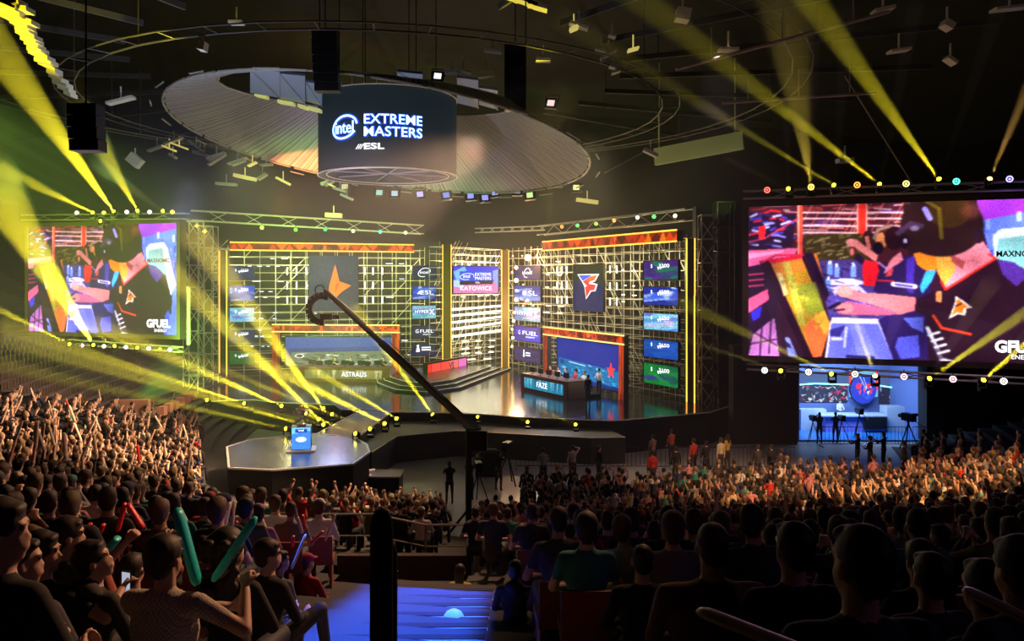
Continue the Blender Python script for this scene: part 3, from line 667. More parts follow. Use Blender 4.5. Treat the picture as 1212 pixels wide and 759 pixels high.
# versus board
a = (px_x(505.7, 60.8), 60.8); c = (px_x(552, 66.4), 66.4)
P = Paint(80, 18, (240, 70, 60)); P.poly([(0, 0), (.1, 0), (.1, 1), (0, 1)], (235, 50, 30)); P.poly([(.55, 0), (1, 0), (1, 1), (.55, 1)], (240, 110, 110)); P.poly([(.8, 0), (1, 0), (1, 1), (.8, 1)], (235, 110, 190))
for u in (.1, .33, .78): P.line([(u, 0), (u, 1)], .04, (120, 20, 20))
t = led_screen('versus_board', 'low glowing red board reading VS beside the stepped dais', 'screen', a, c, ST+.28, ST+1.15, P.done(1.1), depth=.3, border=.12)
ptf(t)('VS', .6, .5, .6, m=mat('dark_letters', (.12, .01, .01), .6), bold=.01)
# stepped dais
D0 = [(604, 438), (545, 461), (505, 467), (468, 464), (447, 456), (446, 449), (470, 444), (540, 436)]
dd = [Vector(g(*p)) for p in D0]; cen = sum(dd, Vector((0, 0)))/len(dd)
daist = thing('stepped_dais', 'three-tier black dais with pale step edges in front of the centre scaffold', 'dais', (cen.x, cen.y, ST))
for k in range(3):
    s = 1-.13*k; pts = [tuple(cen+(p-cen)*s) for p in dd]; b = MB(); b.prism(pts, ST+.17*k, ST+.17*(k+1)); b.build('step', mat('dais_black', (.04, .045, .04), .25), daist)
    for u, v in zip(pts[:5], pts[1:6]): b = MB(); b.bar((*u, ST+.17*(k+1)), (*v, ST+.17*(k+1)), .05, .03); b.build('step_edge', edgem, daist)
# amber glow strips on the floor by the centre pillar
# trophy on pedestal
pc_ = onz(353, 536, ST); px0, py0 = pc_.x, pc_.y+.55
t = thing('trophy_pedestal', 'square pedestal with lit blue-white sides on the small stage', 'pedestal', (px0, py0, ST), R(12))
def local(b, name, m, t, smooth=False): o = bpy.data.objects.new(name, b.mesh(name, m, None, smooth)); return link(o, t)
b = MB(); b.box((-.62, -.55, 0), (.62, .55, .07)); local(b, 'base', edgem, t)
b = MB(); b.box((-.42, -.36, .07), (.42, .36, 1.08)); local(b, 'body', mat('pedestal_dark', (.05, .08, .12), .3), t)
P = Paint(22, 30, (110, 190, 250)); P.poly([(0, .3), (1, .15), (1, 1), (0, 1)], (60, 130, 230)); P.poly([(.2, .08), (.8, .08), (.8, .24), (.2, .24)], (30, 60, 160)); P.ell(.5, .55, .3, .12, (220, 240, 255)); P.noise(.05)
me = picture_mesh('lit_panel', P.done(1.35), .8, .95); o = link(bpy.data.objects.new('lit_panel', me), t); o.location = (0, -.37, .58)
P = Paint(14, 30, (40, 60, 30)); P.ell(.5, .45, .3, .14, (150, 170, 120)); P.noise(.2); o = link(bpy.data.objects.new('side_picture', picture_mesh('side_picture', P.done(.8), .68, .95)), t); o.location = (.43, 0, .58); o.rotation_euler = (0, 0, PI/2)
o = text(None, 'intel', (0, 0, 0), (1, 0, 0), (0, 0, 1), .1, lettering); o.parent = t; o.location = (0, -.39, .93)
silver = mat('polished_silver', (.85, .84, .8), .18, 1)
t = thing('trophy', 'silver two-handled trophy cup standing on the lit pedestal', 'trophy', (px0, py0, ST+1.08))
b = MB(); b.lathe((0, 0, 0), [(.0, 0), (.2, 0), (.2, .1), (.12, .14), (.05, .2), (.05, .3), (.13, .38), (.2, .5), (.24, .72), (.22, .74), (.17, .5), (0, .4)], 18); local(b, 'cup', silver, t, True)
for s in (-1, 1):
    b = MB(); pts = [(s*(.2+.15*math.sin(PI*j/8)), 0, .42+.3*j/8) for j in range(9)]
    for u, v in zip(pts, pts[1:]): b.cyl(u, v, .022, n=6)
    local(b, 'handle', silver, t)
b = MB(); b.ell((0, 0, .84), (.1, .1, .1), 10, 8); local(b, 'globe', mat('gold', (.9, .6, .2), .25, 1), t, True)

# ------------------------------------------------------------ hanging round screen and canopy
CC = Vector((-7.7, 50, 0)); RC = 4.25
t = thing('hanging_round_screen', 'dark round screen drum with glowing blue lettering hung from the roof', 'screen', (CC.x, CC.y, 15.75))
b = MB(); n = 48; hh = 4.75
b.lathe((0, 0, 0), [(RC, 0), (RC, hh), (RC-.15, hh), (RC-.15, 0), (RC, 0)], n); local(b, 'screen_skin', mat('dark_screen_skin', (.035, .042, .045), .55, emit=(.02, .035, .045), strength=.35), t, True)
for r_, z_ in ((RC+.03, 0), (RC-.5, .05), (RC+.03, hh)):
    b = MB(); pts = [(r_*math.cos(2*PI*i/n), r_*math.sin(2*PI*i/n), z_) for i in range(n+1)]
    for u, v in zip(pts, pts[1:]): b.cyl(u, v, .035, n=5, cap=False)
    local(b, 'rim_tube', mat('pale_tube', (.75, .68, .5), .5, emit=(.5, .4, .25), strength=.12), t)
for a in (20, 110, 65, 155):
    rod(t, 'cross_beam', Vector((CC.x+(RC-.5)*math.cos(R(a)), CC.y+(RC-.5)*math.sin(R(a)), 15.95)), Vector((CC.x-(RC-.5)*math.cos(R(a)), CC.y-(RC-.5)*math.sin(R(a)), 15.95)), .05, alu2)
for i in range(36):
    a = R(i*10); p = Vector((CC.x+RC*math.cos(a), CC.y+RC*math.sin(a), 15.75+hh)); rod(t, 'rail_post', p, p+Vector((0, 0, .5)), .03, alu2)
for i in range(6):
    a = R(i*60+12); p = Vector((CC.x+RC*.7*math.cos(a), CC.y+RC*.7*math.sin(a), 15.75+hh-.3)); rod(t, 'cable', p, p+Vector((0, 0, 8)), .03, blackmetal)
# lettering bent round the drum
cdir = math.atan2(-CC.y, -CC.x)                                    # azimuth facing the camera from the drum centre
def bent(s, u, z, h, m, width=None, bold=0., r=RC+.06, name='lettering'):
    """u metres to the right of the camera-facing line"""
    o = text(None, s, (0, 0, 0), (1, 0, 0), (0, 0, 1), h, m, bold=bold, extrude=.01, mesh=True); o.rotation_euler = (0, 0, 0)
    bpy.context.view_layer.update(); dg = bpy.context.evaluated_depsgraph_get(); me = bpy.data.meshes.new_from_object(o.evaluated_get(dg)); wd = o.dimensions[0]
    cu = o.data; bpy.data.objects.remove(o); bpy.data.curves.remove(cu)
    k = width/wd if width else 1; co = np.zeros(len(me.vertices)*3); me.vertices.foreach_get('co', co); co = co.reshape(-1, 3)
    return wrap(me, co[:, 0]*k+u, co[:, 1]+z, co[:, 2], m, r, name)
def wrap(me, U, Z, D, m, r, name):
    a = cdir+U/RC; out = np.stack([(r+D)*np.cos(a), (r+D)*np.sin(a), Z], 1)
    me.vertices.foreach_set('co', out.ravel().astype(np.float32)); me.update(); o = bpy.data.objects.new(name, me); link(o, t)
    if not me.materials: me.materials.append(m)
    return o
k = 45.8/F                                                          # metres per pixel on the near face
def zz(py): return EZ-(py-HY)*k-15.75
for m, bold, r in ((glowblue, .06, RC+.04), (bluelet, .004, RC+.07)):
    bent('intel', (405-460)*k, zz(150), .72, m, 1.28, bold, r)
    bent('EXTREME', (466-460)*k, zz(141.5), .56, m, 3.35, bold, r); bent('MASTERS', (466-460)*k, zz(156.3), .56, m, 3.35, bold, r)
for m, bold, r in ((lettering, .01, RC+.07),):
    bent('ESL', (443-460)*k, zz(173.5), .34, m, 1.15, bold, r)
for m, wd, r in ((glowblue, .3, RC+.03), (bluelet, .11, RC+.07)):                           # the oval swoosh
    b = MB(); n = 40; pts = []
    for j in range(n+1):
        a = R(-10+325*j/n); x_, y_ = .86*math.cos(a), .62*math.sin(a); pts.append((x_*math.cos(.3)-y_*math.sin(.3), x_*math.sin(.3)+y_*math.cos(.3)))
    for u, v in zip(pts, pts[1:]):
        dx, dy = v[0]-u[0], v[1]-u[1]; L = math.hypot(dx, dy); nx, ny = -dy/L*wd/2, dx/L*wd/2
        b.add([(u[0]+nx, u[1]+ny, 0), (u[0]-nx, u[1]-ny, 0), (v[0]-nx, v[1]-ny, 0), (v[0]+nx, v[1]+ny, 0)], [(0, 1, 2, 3)])
    me = b.mesh('swoosh', m); co = np.array(b.v); wrap(me, co[:, 0]+(405-460)*k, co[:, 1]+zz(149), co[:, 2], m, r, 'swoosh')
b = MB()
for j in range(3): b.add([(j*.13-.2, -.14, 0), (j*.13-.14, -.14, 0), (j*.13+.06, .14, 0), (j*.13, .14, 0)], [(0, 1, 2, 3)])
me = b.mesh('stripe_mark', lettering); co = np.array(b.v); wrap(me, co[:, 0]+(425-460)*k, co[:, 1]+zz(173.5), co[:, 2], lettering, RC+.07, 'stripe_mark')

# pleated conical canopy: tilted ring, open centre
KC = Vector((-7.9, 50, 17.75)); KR = 12.6; TN, TS = .095, -.109
def kp(r, a, dz=0): x_, y_ = r*math.cos(a), r*math.sin(a); return Vector((KC.x+x_, KC.y+y_, KC.z-TN*y_+TS*x_*1.0+dz))
def ki(a): return Vector((KC.x-.2+8.3*math.cos(a), 46.1+8.3*math.sin(a), 19.85+.75*math.sin(a)-.55*math.cos(a)))   # the open middle, set towards the hall
pleat = mat('pleated_fabric', (.5, .47, .5), .8); nt = pleat.node_tree
tc = nt.nodes.new('ShaderNodeTexCoord'); sp = nt.nodes.new('ShaderNodeSeparateXYZ'); at2 = nt.nodes.new('ShaderNodeMath'); at2.operation = 'ARCTAN2'
nt.links.new(tc.outputs['Object'], sp.inputs[0]); nt.links.new(sp.outputs[1], at2.inputs[0]); nt.links.new(sp.outputs[0], at2.inputs[1])
no = nt.nodes.new('ShaderNodeTexNoise'); no.noise_dimensions = '1D'; no.inputs['Scale'].default_value = 90; no.inputs['Detail'].default_value = 3
nt.links.new(at2.outputs[0], no.inputs['W']); cr = nt.nodes.new('ShaderNodeValToRGB'); cr.color_ramp.elements[0].position = .35; cr.color_ramp.elements[1].position = .65
cr.color_ramp.elements[0].color = (.16, .14, .15, 1); cr.color_ramp.elements[1].color = (.62, .58, .6, 1)
nt.links.new(no.outputs['Fac'], cr.inputs[0]); nt.links.new(cr.outputs[0], nt.nodes['Principled BSDF'].inputs['Base Color'])
t = thing('ceiling_canopy', 'large tilted oval canopy of pleated grey fabric around the hanging drum', 'canopy', KC)
b = MB(); n = 120; rs = [0, .34, .67, 1]
for j, r_ in enumerate(rs):
    for i in range(n):
        b.v.append(tuple(kp(KR+(.05 if i % 2 else -.05), 2*PI*i/n).lerp(ki(2*PI*i/n), r_)-KC))
for j in range(3):
    for i in range(n): b.f.append((j*n+i, j*n+(i+1) % n, (j+1)*n+(i+1) % n, (j+1)*n+i)); b.m.append(0)
o = bpy.data.objects.new('fabric', b.mesh('fabric', pleat)); link(o, t)
rimm = mat('rim_metal', (.5, .47, .42), .5, .4)
for i in range(0, 60):
    a0, a1 = R(i*6), R(i*6+4.6 if i % 2 else i*6+6)
    rod(t, 'rim_segment', kp(KR+.1, a0, -.05), kp(KR+.1, a1, -.05), .07, rimm)
    if i % 3 == 0: rod(t, 'outer_rim_segment', kp(KR+.75, a0, -.25), kp(KR+.75, a1, -.25), .05, rimm)
for i in range(24):
    rod(t, 'inner_rim_segment', ki(R(i*15)), ki(R(i*15+15)), .06, rimm)
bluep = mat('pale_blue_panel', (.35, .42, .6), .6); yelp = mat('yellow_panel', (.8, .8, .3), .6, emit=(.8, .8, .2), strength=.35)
for i, (a, w_) in enumerate(((112, 1), (124, 1), (136, 1), (150, 1), (98, 1), (84, 1), (70, 1), (57, 1))):      # lit panels seen through the open middle
    pass
# panels in the near half of the ring, lit blue
for i, (x0, x1, y0, y1, Y) in enumerate(((296, 331, 82, 110, 41), (331, 361, 87, 117, 41.5), (362, 381, 97, 120, 42), (541, 566, 92, 122, 42), (567, 589, 104, 124, 43), (470, 500, 85, 95, 40))):
    p, q, s_, u = at(x0, y0, Y), at(x1, y0+3, Y), at(x1, y1+6, Y+4.5), at(x0, y1, Y+4.5)
    b = MB(); b.add([p, q, s_, u, p+Vector((0, .1, .15)), q+Vector((0, .1, .15)), s_+Vector((0, .1, .15)), u+Vector((0, .1, .15))], [(0, 3, 2, 1), (4, 5, 6, 7), (0, 1, 5, 4), (1, 2, 6, 5), (2, 3, 7, 6), (3, 0, 4, 7)])
    b.build('light_panel', bluep, t); rod(t, 'panel_strut', p, s_, .05, alu2)
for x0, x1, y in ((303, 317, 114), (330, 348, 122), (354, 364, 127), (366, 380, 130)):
    c = at((x0+x1)/2, y, 46); b = MB(); b.obox(c, (abs(x1-x0)*.5*46/F, 0, -.08), (0, .3, .02), (0, 0, .1)); b.build('yellow_glow_panel', yelp, t)  # yellow panels given a weak emission of their own
lamp('canopy_panel_light', 'AREA', (-14, 34, 12), (-13, 43, 20), 500, (.55, .65, 1), size=1)

# ------------------------------------------------------------ the live picture shown on both big screens
def pm(x, y):                 # pixel of my close-up of the right screen -> 0..1
    u = (x-50)/1234; tp = 68-.023*(x-50); bt = 688+.0214*(x-50); return u, (y-tp)/(bt-tp)
P = Paint(330, 213, (40, 18, 30), pm); r = random.Random(11)
P.poly([(50, 60), (720, 60), (720, 300), (50, 300)], (60, 22, 25))
for i in range(70):
    x, y = r.uniform(50, 700), r.uniform(60, 210); P.line([(x, y), (x+r.uniform(20, 120), y+r.uniform(-6, 6))], .006, r.choice([(230, 90, 60), (240, 190, 190), (200, 60, 30), (250, 220, 230), (90, 60, 160)]), .8)
for i in range(26):
    x, y = r.uniform(280, 700), r.uniform(60, 200); P.line([(x, y+40), (x+45, y-40)], .005, (220, 120, 90), .7)
for y in (95, 120, 150, 178): P.line([(290, y-3), (520, y)], .009, (250, 205, 210)); P.line([(555, y-2), (700, y)], .009, (250, 200, 200))
P.poly([(262, 50), (286, 50), (286, 270), (262, 270)], (225, 70, 40)); P.poly([(267, 50), (272, 50), (272, 270), (267, 270)], (255, 200, 180))
P.poly([(516, 50), (552, 50), (552, 230), (516, 230)], (235, 45, 25)); P.line([(516, 50), (516, 230)], .006, (255, 190, 180)); P.line([(553, 50), (553, 200)], .006, (255, 190, 180))
P.poly([(50, 95), (260, 100), (240, 235), (50, 250)], (25, 14, 30))
for i in range(34):
    x, y = r.uniform(50, 240), r.uniform(80, 230); P.line([(x, y), (x+r.uniform(15, 45), y+r.uniform(-14, 10))], .013, r.choice([(130, 130, 240), (60, 60, 190), (200, 200, 255), (220, 30, 40), (40, 30, 90)]), .9)
P.poly([(95, 150), (125, 145), (122, 200), (95, 200)], (230, 30, 30)); P.line([(50, 215), (120, 200), (260, 120)], .008, (200, 60, 90))
P.poly([(50, 250), (265, 240), (250, 275), (50, 318)], (240, 90, 140)); P.poly([(50, 262), (210, 250), (190, 262), (50, 285)], (250, 150, 190))
P.poly([(50, 318), (180, 290), (180, 760), (50, 760)], (28, 14, 32))
for y in (352, 376, 400): P.line([(50, y), (115, y-6)], .009, (210, 60, 90))
P.poly([(50, 452), (135, 410), (140, 455), (50, 512)], (235, 80, 120)); P.poly([(60, 510), (110, 480), (100, 530), (70, 545)], (40, 40, 200))
P.poly([(70, 600), (165, 530), (185, 690), (50, 690)], (205, 120, 200))
for a_, c_ in (((70, 590), (180, 650)), ((110, 560), (100, 690)), ((60, 640), (175, 620)), ((150, 540), (140, 680))): P.line([a_, c_], .008, (30, 10, 40))
P.poly([(210, 610), (230, 615), (265, 695), (225, 695)], (130, 150, 235)); P.poly([(215, 630), (232, 640), (240, 660), (215, 650)], (40, 30, 60))
# dark backdrop and bottles at the middle
P.poly([(290, 185), (530, 180), (560, 290), (300, 300)], (52, 44, 12))
for i in range(60):
    x, y = r.uniform(290, 530), r.uniform(190, 290); P.line([(x, y), (x+r.uniform(6, 30), y-6)], .006, r.choice([(150, 140, 60), (90, 80, 30), (190, 180, 120), (20, 20, 10)]), .8)
P.poly([(330, 290), (560, 290), (700, 420), (640, 560), (400, 560), (380, 440)], (60, 50, 110))
P.poly([(400, 400), (520, 395), (560, 430), (430, 450)], (190, 180, 235)); P.poly([(400, 370), (520, 366), (555, 392), (400, 395)], (215, 205, 245)); P.poly([(380, 430), (700, 470), (700, 520), (400, 515)], (70, 60, 140))
for x, y in ((402, 330), (430, 340), (498, 338), (395, 395)): P.poly([(x-11, y-22), (x+11, y-22), (x+11, y+22), (x-11, y+22)], (110, 150, 250)); P.poly([(x-6, y-36), (x+6, y-36), (x+7, y-22), (x-7, y-22)], (225, 235, 255))
for i in range(22):
    x, y = r.uniform(350, 540), r.uniform(300, 470); P.line([(x, y), (x+r.uniform(8, 40), y+8)], .008, r.choice([(20, 14, 40), (140, 120, 220), (30, 30, 60)]), .8)
# second-row players
P.poly([(535, 320), (545, 290), (600, 300), (606, 400), (540, 395)], (225, 25, 30)); P.ell(560, 205, 26, 38, (45, 22, 18)); P.poly([(545, 195), (560, 190), (572, 240), (556, 250)], (225, 120, 90))
P.poly([(500, 285), (520, 262), (545, 290), (535, 310)], (30, 16, 40)); P.ell(495, 250, 15, 22, (70, 30, 25)); P.ell(493, 256, 10, 16, (205, 110, 90))
P.poly([(480, 205), (512, 205), (600, 272), (590, 298), (500, 235), (476, 225)], (235, 130, 120)); P.ell(490, 218, 20, 17, (240, 140, 130))
P.poly([(580, 420), (605, 330), (690, 265), (800, 300), (810, 430), (700, 470)], (32, 22, 62)); P.poly([(650, 290), (690, 255), (700, 290), (620, 350)], (225, 120, 130)); P.poly([(710, 290), (745, 270), (742, 430), (715, 420)], (60, 40, 150))
P.ell(640, 200, 62, 55, (60, 28, 18)); P.poly([(588, 190), (615, 175), (640, 215), (625, 240), (590, 232)], (230, 140, 70)); P.ell(600, 240, 22, 26, (15, 10, 20)); P.line([(585, 200), (600, 165), (650, 150), (690, 170)], .02, (150, 110, 90)); P.ell(665, 200, 40, 50, (30, 12, 12))
P.line([(600, 375), (660, 378)], .009, (225, 40, 30)); P.line([(600, 300), (650, 340)], .01, (180, 120, 200))
P.poly([(640, 330), (660, 325), (655, 355), (630, 360)], (200, 60, 60)); P.line([(662, 390), (745, 400)], .028, (230, 230, 250)); P.line([(670, 391), (735, 400)], .012, (50, 40, 110))
# monitor
P.poly([(98, 295), (290, 266), (410, 560), (380, 700), (300, 700)], (26, 8, 20)); P.poly([(135, 290), (285, 268), (288, 280), (148, 305)], (215, 20, 40)); P.line([(110, 300), (170, 270), (290, 268)], .012, (200, 30, 50))
P.poly([(148, 305), (283, 282), (405, 560), (365, 692), (330, 694)], (165, 120, 20))
P.poly([(148, 305), (283, 282), (300, 330), (210, 350), (180, 370)], (190, 110, 30)); P.poly([(200, 300), (230, 296), (300, 560), (270, 560)], (170, 175, 60), .7); P.poly([(250, 400), (340, 380), (380, 500), (300, 520)], (110, 130, 30), .8)
P.poly([(175, 345), (195, 342), (225, 430), (205, 440)], (200, 190, 120), .9); P.poly([(290, 580), (330, 530), (395, 580), (365, 692), (330, 694)], (235, 95, 40)); P.poly([(330, 530), (380, 500), (405, 560), (385, 600)], (225, 160, 40))
for i in range(30):
    t_ = r.random(); x = 170+t_*180+r.uniform(0, 60); y = 330+t_*280+r.uniform(-20, 20); P.poly([(x, y), (x+22, y-4), (x+14, y+18)], r.choice([(210, 170, 50), (120, 100, 20), (150, 160, 60), (90, 90, 30)]), .5)
P.poly([(330, 262), (345, 262), (385, 410), (370, 420)], (215, 110, 30)); P.poly([(290, 262), (330, 262), (400, 430), (385, 460)], (24, 12, 30))
P.line([(408, 545), (385, 700)], .012, (225, 225, 250))
# table and mouse mat
P.poly([(410, 530), (600, 540), (665, 704), (392, 704)], (95, 105, 225)); P.poly([(410, 528), (600, 535), (612, 556), (408, 552)], (225, 215, 245)); P.poly([(400, 580), (470, 560), (440, 610), (400, 605)], (40, 40, 120)); P.poly([(480, 560), (540, 560), (600, 700), (520, 700)], (130, 140, 240), .6)
P.line([(470, 570), (462, 650)], .013, (215, 220, 250)); P.line([(415, 617), (448, 617)], .02, (225, 230, 250)); P.line([(475, 690), (580, 695)], .02, (30, 30, 70)); P.line([(600, 540), (668, 704)], .014, (230, 220, 250))
# jersey, chair, head of the near player
P.poly([(1030, 170), (1340, 150), (1340, 760), (1100, 760)], (60, 80, 220)); P.poly([(960, 40), (1340, 20), (1340, 150), (1000, 130)], (150, 50, 200)); P.poly([(1000, 130), (1340, 60), (1340, 330), (1030, 260)], (90, 120, 235))
for i in range(24):
    x = r.uniform(1010, 1300); y = r.uniform(90, 300); P.poly([(x, y), (x+18, y-4), (x+18, y+40), (x, y+40)], r.choice([(200, 220, 250), (40, 60, 200), (60, 90, 220), (150, 180, 250)]), .7)
P.poly([(1045, 190), (1070, 165), (1180, 155), (1215, 190), (1285, 440), (1230, 480), (1150, 400), (1050, 330)], (205, 225, 225)); P.poly([(1062, 205), (1170, 190), (1215, 400), (1150, 390), (1060, 300)], (120, 190, 185))
P.poly([(1245, 460), (1284, 400), (1284, 760), (1200, 760)], (100, 130, 240)); P.poly([(1235, 480), (1250, 470), (1240, 600), (1215, 560)], (40, 40, 60))
P.poly([(760, 450), (860, 400), (1040, 285), (1120, 300), (1200, 360), (1250, 520), (1190, 600), (1180, 760), (770, 760), (790, 600), (745, 540)], (32, 16, 22)); P.poly([(1060, 290), (1120, 300), (1180, 350), (1130, 400), (1080, 350)], (70, 40, 130)); P.poly([(700, 480), (790, 520), (800, 700), (660, 700), (600, 540)], (34, 24, 80))
P.poly([(700, 530), (780, 525), (780, 590), (735, 570)], (90, 110, 235)); P.poly([(680, 610), (760, 600), (765, 690), (690, 700), (668, 650)], (80, 90, 225)); P.poly([(790, 335), (830, 332), (810, 380), (775, 430), (765, 400)], (50, 160, 225))
P.poly([(820, 230), (1000, 200), (1050, 285), (865, 410), (830, 330)], (240, 130, 140)); P.poly([(820, 240), (880, 250), (905, 330), (860, 400), (830, 330)], (225, 150, 50)); P.poly([(880, 260), (940, 300), (930, 330), (890, 300)], (160, 70, 60)); P.poly([(740, 262), (825, 255), (835, 330), (790, 335), (755, 310)], (225, 120, 20))
P.line([(865, 412), (1055, 285), (1030, 268)], .012, (225, 40, 20)); P.line([(865, 412), (850, 380)], .012, (225, 40, 20))
P.ell(850, 150, 165, 130, (34, 20, 16), rot=.15); P.poly([(700, 60), (980, 30), (1010, 190), (960, 215), (830, 235), (740, 265), (690, 230), (700, 180)], (34, 20, 14)); P.ell(880, 90, 85, 70, (52, 36, 8)); P.ell(990, 190, 22, 35, (34, 20, 24)); P.ell(960, 90, 50, 45, (120, 60, 40), alpha=.6, soft=.6)
P.ell(705, 215, 22, 28, (20, 12, 20)); P.ell(708, 212, 9, 10, (190, 170, 210)); P.line([(785, 80), (805, 120)], .028, (150, 140, 240)); P.line([(680, 180), (730, 140), (770, 150)], .03, (60, 40, 60)); P.ell(745, 160, 24, 14, (150, 140, 180), alpha=.7, soft=.5)
P.line([(530, 52), (760, 30), (840, 80), (850, 200)], .02, (110, 100, 15), .7)
# forearms and hands
P.poly([(430, 420), (460, 395), (530, 425), (640, 432), (750, 445), (745, 500), (690, 515), (560, 470), (440, 440)], (225, 120, 120)); P.ell(462, 420, 33, 24, (240, 150, 140)); P.poly([(420, 490), (470, 460), (560, 475), (690, 515), (600, 520), (440, 515)], (190, 90, 120)); P.ell(465, 490, 36, 22, (225, 130, 130)); P.line([(400, 490), (440, 470)], .02, (20, 15, 30)); P.line([(420, 500), (460, 495)], .012, (30, 20, 40))
# marks on the jersey
P.poly([(830, 420), (852, 418), (850, 465), (826, 462)], (215, 130, 70)); P.line([(818, 520), (850, 570), (960, 595)], .014, (225, 60, 20)); P.line([(795, 570), (850, 700), (905, 712)], .02, (225, 225, 235)); P.line([(800, 620), (845, 690)], .03, (40, 24, 40), .7)
for y in (600, 625, 650, 675): P.line([(800+(y-600)*.5, y), (840+(y-600)*.5, y-12)], .014, (225, 225, 235))
P.poly([(878, 532), (900, 470), (905, 438), (968, 486), (945, 490), (940, 520), (915, 512)], (240, 235, 230)); P.poly([(886, 524), (906, 472), (910, 450), (955, 484), (935, 488), (932, 512), (910, 504)], (245, 120, 20)); P.line([(925, 470), (905, 480)], .01, (60, 20, 20))
lf = RNG.normal(0, 1, (9, 13)); yy, xx = np.mgrid[0:213, 0:330]; gy, gx = yy/213*7.99, xx/330*11.99; iy, ix = gy.astype(int), gx.astype(int); fy, fx = gy-iy, gx-ix
lf = lf[iy, ix]*(1-fy)*(1-fx)+lf[iy+1, ix]*fy*(1-fx)+lf[iy, ix+1]*(1-fy)*fx+lf[iy+1, ix+1]*fy*fx
for _ in range(2): A = np.pad(P.a, ((1, 1), (1, 1), (0, 0)), 'edge'); P.a = (A[1:-1, 1:-1]*2+A[:-2, 1:-1]+A[2:, 1:-1]+A[1:-1, :-2]+A[1:-1, 2:])/6
P.a = np.clip(P.a*(1+.2*lf[..., None])+np.array([.03, .0, .04]), 0, 1); P.noise(.07)
BIGIMG = P.done(1.5); big_me = picture_mesh('picture', BIGIMG, 12.6, 7.03)
def big(label, a, dirn, z0):
    a = Vector((*a, 0)); dv = Vector((*dirn, 0)).normalized(); c = a+dv*12.6
    t = led_screen('big_screen', label, 'screen', a, c, z0, z0+7.03, None, depth=.5, border=.28, me=big_me, framem=mat('screen_frame', (.09, .06, .05), .7)); pt = ptf(t)
    pt('GFUEL', .885, .905, .07, width=.15, bold=.03); pt('ENERGY', .9, .965, .028, width=.08); pt('MAXNOMIC', .885, .335, .035, m=mat('dark_letters'), width=.14, bold=.01)
    return t
big('big hanging screen on the right showing a player in a dark jersey seen from behind', (px_x(886, 38.1), 38.1), (10.7, -3.75), 5.73)
big('big hanging screen on the left, partly crossed by yellow beams, showing the same player picture', (px_x(33.5, 54.6), 54.6), (12.3, -4.4), 5.88)
lamp('screen_glow_right', 'AREA', (16.5, 35.6, 9.2), (12, 28, 2), 260, (.9, .55, .9), size=10, sy=6)
lamp('screen_glow_left', 'AREA', (-26.5, 51.5, 9.2), (-22, 40, 2), 260, (.9, .6, .9), size=10, sy=6)
# pale vertical tube right of the left screen
q = MB(); q.cyl(at(223.5, 340, 49), at(223.5, 408, 49), .12, n=10); q.top('hanging_tube', [mat('pale_tube2', (.6, .55, .45), .5)], 'pale vertical tube hanging beside the left big screen', 'tube')

# ------------------------------------------------------------ rigging trusses
def truss(label, p, q, s=.4, n=None, m=alu, name='truss', group=None, r=.04):
    p, q = Vector(p), Vector(q); d = q-p; L = d.length; n = n or max(3, int(L/1.2)); d.normalize(); side = d.cross(Vector((0, 0, 1))).normalized()*s/2; up = Vector((0, 0, s/2))
    t = thing(name, label, 'truss', (p+q)/2-up, 0, group)
    cs = [side+up, -side+up, -side-up, side-up]
    for c in cs: rod(t, 'chord', p+c, q+c, r, m, box=False)
    for i in range(n):
        a, b_ = p+d*L*i/n, p+d*L*(i+1)/n
        for j in range(4):
            c, e = cs[j], cs[(j+1) % 4]
            if i % 2 == 0 and j in (0, 2): rod(t, 'lacing', a+c, b_+e, r*.6, m)
            elif i % 2 and j in (1, 3): rod(t, 'lacing', a+c, b_+e, r*.6, m)
    return t
truss('long lighting truss with coloured lamps over the left scaffold wall', at(226, 255, 58), at(500, 272, 66), .7)
truss('lighting truss with coloured lamps over the right scaffold wall', at(640, 273, 63), at(815, 254, 50), .7)
truss('short bright truss low over the centre of the stage', at(562, 273, 60), at(645, 270, 60), .3, n=14)
truss('truss carrying the lamps above the right big screen', at(880, 231, 38), at(1225, 219, 33.5), .35, m=alu2)
truss('truss carrying the lamps below the right big screen', at(884, 434, 38.5), at(1225, 452, 34), .25, m=alu2)
truss('truss carrying the lamps above the left big screen', at(28, 258, 55), at(222, 256, 50), .35, m=alu2)
truss('truss carrying the lamps below the left big screen', at(72, 404, 54), at(215, 414, 50), .3, m=alu2)
for (x, a, b_, Y, m_, lb) in ((229, 262, 470, 55, alu, 'slim vertical tower truss left of the stage'), (247, 268, 470, 58, alu, 'tower truss with bright braces at the left end of the stage'), (857, 240, 470, 47.5, blackmetal, 'dark tower truss between the stage and the right big screen'), (838, 255, 480, 49.5, alu2, 'tower truss at the right end of the right scaffold wall')):
    p, q = at(x, b_, Y), at(x, a, Y); p.z = max(p.z, .02); t = thing('tower_truss', lb, 'truss', p)
    for sx, sy in ((-.5, -.5), (.5, -.5), (.5, .5), (-.5, .5)): rod(t, 'chord', p+Vector((sx, sy, 0)), q+Vector((sx, sy, 0)), .04, m_)
    n = 8; L = q.z-p.z
    for i in range(n):
        za, zb = p.z+L*i/n, p.z+L*(i+1)/n
        for (u, v) in (((-.5, -.5), (.5, -.5)), ((.5, .5), (-.5, .5)), ((-.5, .5), (-.5, -.5))): rod(t, 'lacing', (p.x+u[0], p.y+u[1], za), (p.x+v[0], p.y+v[1], zb), .03, m_); rod(t, 'lacing', (p.x+u[0], p.y+u[1], zb), (p.x+v[0], p.y+v[1], zb), .03, m_)
